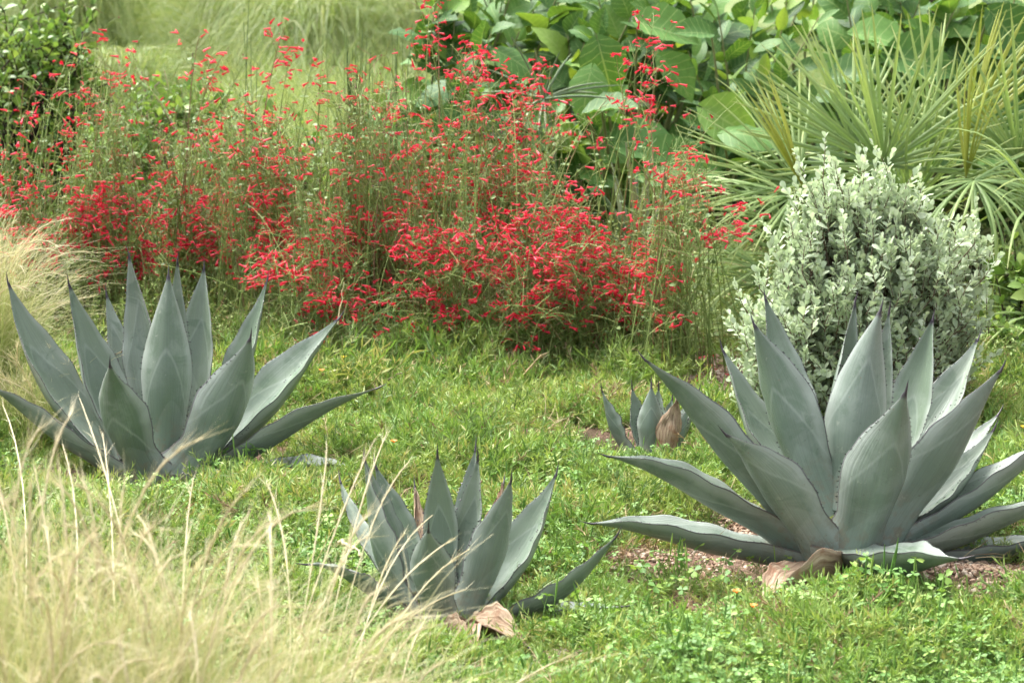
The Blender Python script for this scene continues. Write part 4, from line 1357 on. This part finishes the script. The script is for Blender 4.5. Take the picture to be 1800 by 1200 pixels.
firecracker('red firecracker plant at the left edge above the blond grass', 40, 8.9, [(60, 330, 95, 100, 12, 4), (60, 445, 90, 55, 14, 7), (20, 420, 50, 60, 6, 6)])
firecracker('firecracker plant with a tight red cluster behind the left agave', 175, 9.0, [(175, 350, 85, 36, 18, 9), (190, 200, 90, 100, 14, 2), (200, 430, 100, 60, 22, 7)], [(165, 85, 5), (185, 75, 4), (200, 90, 4), (100, 235, 5)])
firecracker('firecracker plant with a tall pale red spray, left of centre', 330, 9.3, [(330, 400, 120, 75, 36, 8), (340, 250, 110, 100, 14, 2)], [(350, 75, 7), (375, 100, 8), (402, 95, 6), (385, 140, 5)])
firecracker('firecracker plant topped by a slender red spire, left of the rushes', 470, 9.0, [(470, 400, 100, 95, 36, 8), (490, 270, 70, 35, 10, 6), (420, 240, 60, 60, 6, 4)], [(500, 62, 14), (515, 95, 7), (480, 165, 6), (455, 210, 5)])
firecracker('densely red firecracker plant right of the left agave', 560, 8.6, [(540, 490, 105, 75, 28, 10), (610, 550, 90, 60, 16, 6)], fill=90)
firecracker('red firecracker plant around the rush stems', 660, 8.9, [(660, 410, 110, 105, 36, 9), (630, 200, 60, 70, 8, 3)], fill=80)
firecracker('tall firecracker plant whose top spray leaves the picture', 760, 9.2, [(760, 320, 100, 110, 28, 7)], [(730, 10, 9), (755, 25, 10), (770, 0, 7), (720, 65, 6), (750, 60, 6), (690, 220, 7), (760, 200, 6)])
firecracker('broad crimson firecracker plant in the middle of the flower bank', 800, 8.6, [(790, 470, 100, 90, 30, 10), (740, 560, 90, 55, 16, 6), (850, 580, 60, 40, 10, 6)], fill=100)
firecracker('firecracker plant with two heavy red plumes before the bright leaves', 890, 9.0, [(900, 320, 90, 80, 18, 6)], [(825, 95, 18), (850, 110, 14), (800, 110, 10), (880, 175, 9), (915, 150, 14), (945, 150, 16), (960, 130, 8), (910, 200, 14), (935, 230, 12), (870, 230, 9), (950, 215, 9)])
firecracker('deepest red firecracker plant, right of the middle', 960, 8.5, [(960, 420, 110, 95, 34, 11), (940, 565, 70, 55, 14, 6), (1010, 520, 70, 60, 12, 8)], fill=100)
firecracker('firecracker plant with a tall spray before the broad round leaves', 1090, 8.7, [(1085, 470, 110, 85, 32, 10), (1130, 570, 85, 45, 16, 6), (1060, 590, 70, 40, 10, 5)], [(1150, 50, 9), (1160, 90, 10), (1130, 70, 6), (1155, 130, 9), (1085, 130, 6), (1160, 180, 8), (1150, 195, 5)], fill=90)
firecracker('firecracker plant leaning right with red clusters before the palm', 1180, 8.3, [(1150, 500, 55, 70, 12, 6), (1190, 330, 40, 60, 6, 4)], [(1200, 285, 14), (1225, 300, 10), (1180, 310, 8), (1270, 400, 16), (1300, 405, 14), (1285, 425, 8), (1330, 400, 5)], fill=50)

# ------------------------------------------------------------------ feather grass, weeping grass, rushes
def feather(label, base, n, h, spread, lean=(0, 0), plumes=40, hero=(), w=.0018, arch=.42, group='blond feather grass clumps'):
    base = np.array(base, float)
    root = thing('feather_grass', base, label, 'grass clump', group)

    def curves(n, hh, k, ar):
        b = np.c_[rng.normal(0, .075, (n, 2)), np.zeros(n)]
        az = rng.uniform(0, 6.3, n); rr = spread * rng.random(n) ** .6
        out = np.c_[np.cos(az) * rr + lean[0], np.sin(az) * rr + lean[1], np.zeros(n)]
        H = hh * rng.uniform(.55, 1.0, n)
        c = b + out * .25 + np.c_[np.zeros((n, 2)), H * .85]
        tip = b + out + np.c_[np.zeros((n, 2)), H * (1 - ar * (np.linalg.norm(out[:, :2], axis=1) / (spread + .3)))]
        tip += rng.normal(0, .04, (n, 3))
        c += rng.normal(0, .025, (n, 3))
        return bez(b, c, tip, k)
    P = curves(n, h, 9, arch)
    S = norm(np.cross(P[:, -1:] - P[:, :1], rdir(n)[:, None])) + 0 * P
    vft('blades', ribbons(P, w * np.linspace(1, .35, 9)[None] * rng.uniform(.6, 1.2, (n, 1)), S), M_FEATHER, root, 'stuff')

    def plume(P):
        """seed head: a stalk with a feathery upper third of fine bristles"""
        m = len(P); k = P.shape[1]
        u = np.linspace(0, 1, k)
        pts = [tubes(P, (.0007 + .0009 * np.interp(u, [0, .5, .7, .9, 1], [0, .2, 1, .8, .1]))[None] * np.ones((m, 1)), 4)]
        nb = 40
        ii = np.repeat(np.arange(m), nb); q = rng.uniform(.5, 1.0, m * nb)
        kk = q * (k - 1); a = np.minimum(kk.astype(int), k - 2); f = (kk - a)[:, None]
        p = P[ii, a] * (1 - f) + P[ii, a + 1] * f
        d = norm(P[ii, a + 1] - P[ii, a]) + rng.normal(0, .16, (m * nb, 3))
        e = p + norm(d) * rng.uniform(.03, .07, (m * nb, 1))
        Q = bez(p, (p + e) / 2, e, 3)
        Sx = norm(np.cross(d, rdir(m * nb)))[:, None] + 0 * Q
        pts.append(ribbons(Q, np.array([.0008, .0006, .0002])[None] * np.ones((m * nb, 1)), Sx))
        return merge(*pts)
    P = curves(plumes, h * 1.12, 12, arch)
    vft('plumes', plume(P), M_PLUME, root, 'stuff')
    for pts in hero:                      # conspicuous single stalks
        q = np.array([at(*p) - base for p in pts])
        b = np.array([rng.normal(0, .05), rng.normal(0, .05), 0])
        q[0] = .4 * q[0] + .6 * ((b + q[1]) / 2 + [0, 0, .02])
        Pq = bez(b[None], (2 * q[0] - (b + q[1]) / 2)[None], q[1][None], 14)
        vft('seed_stalk', plume(Pq), M_PLUME, root)
    return root


feather('blond feather grass clump in the near left corner', gx(50, 3.5), 1150, .76, .24, (.0, .03), 44, [((60, 1000, 4.2), (-10, 830, 4.4)), ((110, 1000, 4.2), (60, 820, 4.3)), ((215, 1010, 4.25), (110, 780, 4.6)), ((130, 900, 4.3), (5, 712, 5.2))])
feather('blond feather grass clump in front of the left agave', gx(290, 3.55), 1050, .67, .24, (.02, .03), 40, [((270, 1000, 4.3), (140, 700, 4.9)), ((230, 1000, 4.3), (180, 760, 4.7)), ((300, 1010, 4.3), (340, 840, 4.6))])
feather('blond feather grass clump whose stalks cross the small agave', gx(480, 3.75), 700, .54, .26, (.07, .03), 26,
        [((590, 960, 4.5), (680, 760, 4.8)), ((570, 950, 4.5), (575, 790, 4.7)), ((560, 960, 4.5), (660, 770, 4.7)), ((600, 1040, 4.5), (800, 945, 4.8)), ((640, 1050, 4.5), (825, 965, 4.8)), ((640, 1070, 4.5), (820, 1035, 4.8)), ((600, 1000, 4.5), (760, 905, 4.9)), ((620, 1030, 4.5), (712, 935, 4.8)), ((560, 1000, 4.5), (470, 850, 4.7)), ((600, 900, 4.5), (720, 810, 4.9))])
feather('feather grass clump below the left corner grass, cut by the picture edge', gx(180, 3.25), 520, .60, .28, (.03, .0), 24)
feather('low feather grass clump at the bottom edge under the small agave', gx(640, 4.05), 260, .26, .22, (.03, .0), 10)
feather('feather grass clump at the left edge behind the left agave', gx(-40, 7.35), 1700, .74, .34, (.05, .0), 60, w=.0018)
feather('small feather grass clump drooping beside the left agave', gx(60, 7.1), 700, .34, .24, (.04, -.05), 30, w=.0018)


def weeping(label, base, n, h, spread, w=.004, name='weeping_grass', group='fine weeping grasses behind the lawn', lean=0):
    base = np.array(base, float)
    root = thing(name, base, label, 'grass clump', group)
    b = np.c_[rng.normal(0, spread * .18, (n, 2)), np.zeros(n)]
    az = rng.uniform(0, 6.3, n); rr = spread * rng.uniform(.1, 1, n) ** .7
    o = np.c_[np.cos(az) * rr + lean, np.sin(az) * rr, np.zeros(n)]
    H = h * rng.uniform(.35, 1.0, n)
    P = bez(b + np.c_[np.zeros((n, 2)), H * 0], b + o * .45 + np.c_[np.zeros((n, 2)), H * 1.5], b + o * 1.15 + np.c_[np.zeros((n, 2)), H * .35], 9)
    S = norm(np.cross(P[:, -1:] - P[:, :1], rdir(n)[:, None])) + 0 * P
    vft('blades', ribbons(P, w * np.linspace(1, .3, 9)[None] * rng.uniform(.6, 1.3, (n, 1)), S), M_WEEP, root, 'stuff')
    return root


weeping('weeping fine-leaved grass beside the dark shrub, upper left', gx(215, 15.0), 2600, 1.05, .55, .007)
weeping('wide pale weeping grass at the top edge, left of the tall red spire', gx(430, 26), 3200, 1.5, 1.3, .010)
weeping('pale weeping grass at the top edge above the slender red spire', gx(560, 24), 3000, 1.35, 1.1, .010)
weeping('pale weeping grass at the top edge left of the bright large leaves', gx(690, 25), 3000, 1.5, 1.2, .010)
weeping('distant weeping grass peeping over the lawn at the top edge', gx(330, 34), 2600, 1.5, 1.5, .008)
weeping('distant weeping grass at the top left corner', gx(120, 24), 2600, 1.9, 1.3, .010)


def rush(label, px0, D, tips):
    base = gx(px0, D)
    root = thing('rush', base, label, 'rush', 'upright rushes among the red flowers')
    B = np.c_[rng.normal(0, .04, (len(tips), 2)), np.zeros(len(tips))]
    T = np.array([at(x, y, D) - base for x, y in tips])
    vft('stems', tubes(bez(B, B * .5 + T * .5 + rng.normal(0, .01, B.shape), T, 8), np.linspace(.0035, .0012, 8)[None] * np.ones((len(tips), 1)), 4), M_RUSH, root, 'stuff')


rush('bundle of upright green rush stems left of the top red spray', 625, 9.6, [(random.gauss(628, 16), random.uniform(50, 200)) for _ in range(46)])
rush('loose green rush stems below the top red spray', 690, 9.5, [(random.gauss(705, 22), random.uniform(40, 260)) for _ in range(40)])
rush('thin single rush stems rising beside the slender red spire', 445, 9.7, [(438, -10), (441, 60), (428, 40), (452, 110), (445, 150)])
rush('thin pale rush stems in the flower bank right of centre', 590, 9.2, [(random.gauss(600, 30), random.uniform(200, 330)) for _ in range(34)])


# grass tufts at the foot of the flower bank
def grass_clump(label, px, D, n, h, spread, w=.004):
    base = gx(px, D)
    base[2] = float(hgt(base[0], base[1]))
    root = thing('grass_clump', base, label, 'grass clump', 'green grass clumps at the foot of the flower bank')
    b = np.c_[rng.normal(0, .05, (n, 2)), np.zeros(n)]
    az = rng.uniform(0, 6.3, n); rr = spread * rng.uniform(.1, 1, n)
    o = np.c_[np.cos(az) * rr, np.sin(az) * rr, np.zeros(n)]
    H = h * rng.uniform(.5, 1, n)
    P = bez(b, b + o * .35 + np.c_[np.zeros((n, 2)), H * 1.1], b + o + np.c_[np.zeros((n, 2)), H * rng.uniform(.3, .9, n)], 8)
    S = norm(np.cross(P[:, -1:] - P[:, :1], rdir(n)[:, None])) + 0 * P
    vft('blades', ribbons(P, w * np.linspace(1, .15, 8)[None] * rng.uniform(.6, 1.2, (n, 1)), S), M_GRASS, root, 'stuff')


for lb, px, D, n, h, sp in (('grass clump right of the left agave tips', 600, 8.35, 90, .26, .18), ('grass clump just right of the left agave, half hidden', 530, 8.2, 70, .2, .16),
                            ('sparse grass clump between the red flowers and the carpet, centre', 700, 8.3, 70, .22, .18), ('grass clump under the crimson middle flowers', 830, 8.25, 70, .18, .18),
                            ('grass clump below the deepest red flowers', 930, 8.2, 80, .2, .16), ('grass clump left of the back gravel patch', 1075, 8.1, 70, .2, .16),
                            ('grass clump at the right end of the flower bank', 1170, 8.5, 50, .18, .16)):
    grass_clump(lb, px, D, n, h, sp)

# ------------------------------------------------------------------ small single things
def clover_plant(label, px, py, s):
    p = ground(px, py)
    p[2] = float(hgt(p[0], p[1]))
    o = thing('clover_plant', p, label, 'clover', 'tall clover plants')
    o.scale = (s, s, s)
    link('foliage', clover_tuft(0, 34, .10, .11, 5, .015), o)['kind'] = 'stuff'


for lb, px, py, s in (('tall clover plant at the foot of the left agave', 420, 850, 1.05), ('large clover clump before the right agave', 1540, 1090, 1.2), ('clover clump below the large one in the right foreground', 1610, 1110, 1.1),
                      ('clover clump left of the dead leaf on the gravel', 1190, 1030, 1.1), ('dark small clover on the gravel under the right agave', 1340, 1010, .8), ('clover clump beside the flat right leaf of the small agave', 1030, 1130, 1.1)):
    clover_plant(lb, px, py, s)


def little_flower(label, px, py, mat, catname, h=.09):
    p = ground(px, py)
    p[2] = float(hgt(p[0], p[1]))
    root = thing('small_flower', p, label, 'flower', 'small orange and yellow flowers')
    vft('stem', tubes(bez(np.zeros((1, 3)), np.array([[.005, 0, h * .5]]), np.array([[.008, 0, h]]), 5), np.full((1, 5), .0009), 4), M_CLOVER, root)
    n = 5
    a = np.arange(n) * 2 * math.pi / n
    d = np.c_[np.cos(a), np.sin(a), np.full(n, .9)]
    me = leaf_mesh('petal', tpl_leaf([.1, .3, .42, .3]), mat)
    for m in frames(np.tile([[.008, 0, h]], (n, 1)), d, np.tile([[0, 0, 1.0]], (n, 1)) - d * .3, np.full(n, .012)):
        link('petal', me, root).matrix_basis = mat4(m)


for lb, px, py, m in (('orange flower left of the small agave', 688, 850, M_ORA), ('orange flower beside the red petals right of the left agave', 562, 712, M_ORA), ('yellow flower above the left agave lowest right leaf', 601, 700, M_YEL),
                      ('yellow flower at the right edge behind the right agave', 1793, 790, M_YEL), ('orange bud in the right foreground carpet', 1287, 1120, M_ORA), ('orange flower lower right of the dead leaf', 1316, 1140, M_ORA), ('yellow flower by the foot of the flower bank, centre', 835, 690, M_YEL)):
    little_flower(lb, px, py, m, 'flower')

# fallen red flowers on the gravel and under the bank
pt, rt = [], []
for _ in range(260):
    x, y = random.gauss(1230, 60), random.gauss(640, 26)
    if random.random() < .6:
        x, y = random.uniform(480, 1250), random.uniform(620, 700)
    p = ground(x, y)
    pt.append((p[0], p[1], float(hgt(p[0], p[1])) + .012))
tag(scatter('fallen_flowers', pt, rng.uniform(0, 6.3, (len(pt), 3)) * [.3, .3, 1], rng.uniform(.018, .028, len(pt)), rng.integers(0, 2, len(pt)), FL_M[:2]),
    'fallen red flowers lying under the flower bank', 'fallen flowers', kind='stuff')


def twig(label, pts, r, mat):
    q = np.array([at(*p) for p in pts])
    base = np.array([q[0][0], q[0][1], max(q[0][2], 0)])
    P = bez((q[0] - base)[None], (q[1] - base)[None], (q[2] - base)[None], 10)
    V, F, t, rr = tubes(P + rng.normal(0, r * .6, P.shape), np.linspace(r, r * .4, 10)[None], 5)
    o = link('twig', mk_mesh('twig', V, F, {'t': t, 'rnd': rr}, mat), None, base)
    tag(o, label, 'twig')


twig('bleached broken twig left of the small agave', [(597, 955, 5.5), (612, 952, 5.48), (636, 972, 5.4)], .006, M_PLUME)
twig('brown dry twig leaning out of the flower bank above the carpet', [(640, 690, 7.9), (680, 670, 7.8), (705, 655, 7.7)], .004, M_TWIG)
twig('thin white stalk standing before the red flowers right of the left agave', [(594, 570, 7.5), (600, 530, 7.5), (605, 495, 7.5)], .0025, M_PLUME)

# distant trees closing the lawn
def far_tree(label, px, D, h, cr):
    base = gx(px, D)
    root = thing('tree', base, label, 'tree', 'trees at the far end of the lawn')
    V, F, t, r = tubes(bez(np.zeros((1, 3)), np.array([[.1, 0, h * .3]]), np.array([[0, 0, h * .6]]), 8), np.linspace(.22, .08, 8)[None], 8)
    vft('trunk', (V, F, t, r), M_DTWIG, root)
    n = 3200
    d = rdir(n); p = d * (rng.random(n) ** .4)[:, None] * [cr, cr, cr * .8] + [0, 0, h * .62]
    p += np.array([noise.noise_vector(Vector(q) * .9) for q in p]) * .5
    V, F, t, r = rep(T_OVAL[:3], frames(p, rdir(n), rdir(n, 0), rng.uniform(.18, .4, n)))
    vft('crown', (V, F, t, r), M_DKLEAF, root, 'stuff')


for lb, px, D, h, cr in (('far tree at the upper left beyond the weeping grass', 270, 46, 6, 2.4), ('far tree above the lawn left of the bright shrub', 640, 42, 6, 2.2), ('far tree beyond the lawn behind the pale grasses', 470, 52, 7, 2.8),
                         ('far tree behind the dark shrub at the left', 40, 44, 7, 3.0), ('far tree behind the large-leaved shrubs', 1100, 40, 7, 3.0), ('far tree at the upper right behind the broad leaves', 1650, 38, 7, 3.0)):
    far_tree(lb, px, D, h, cr)
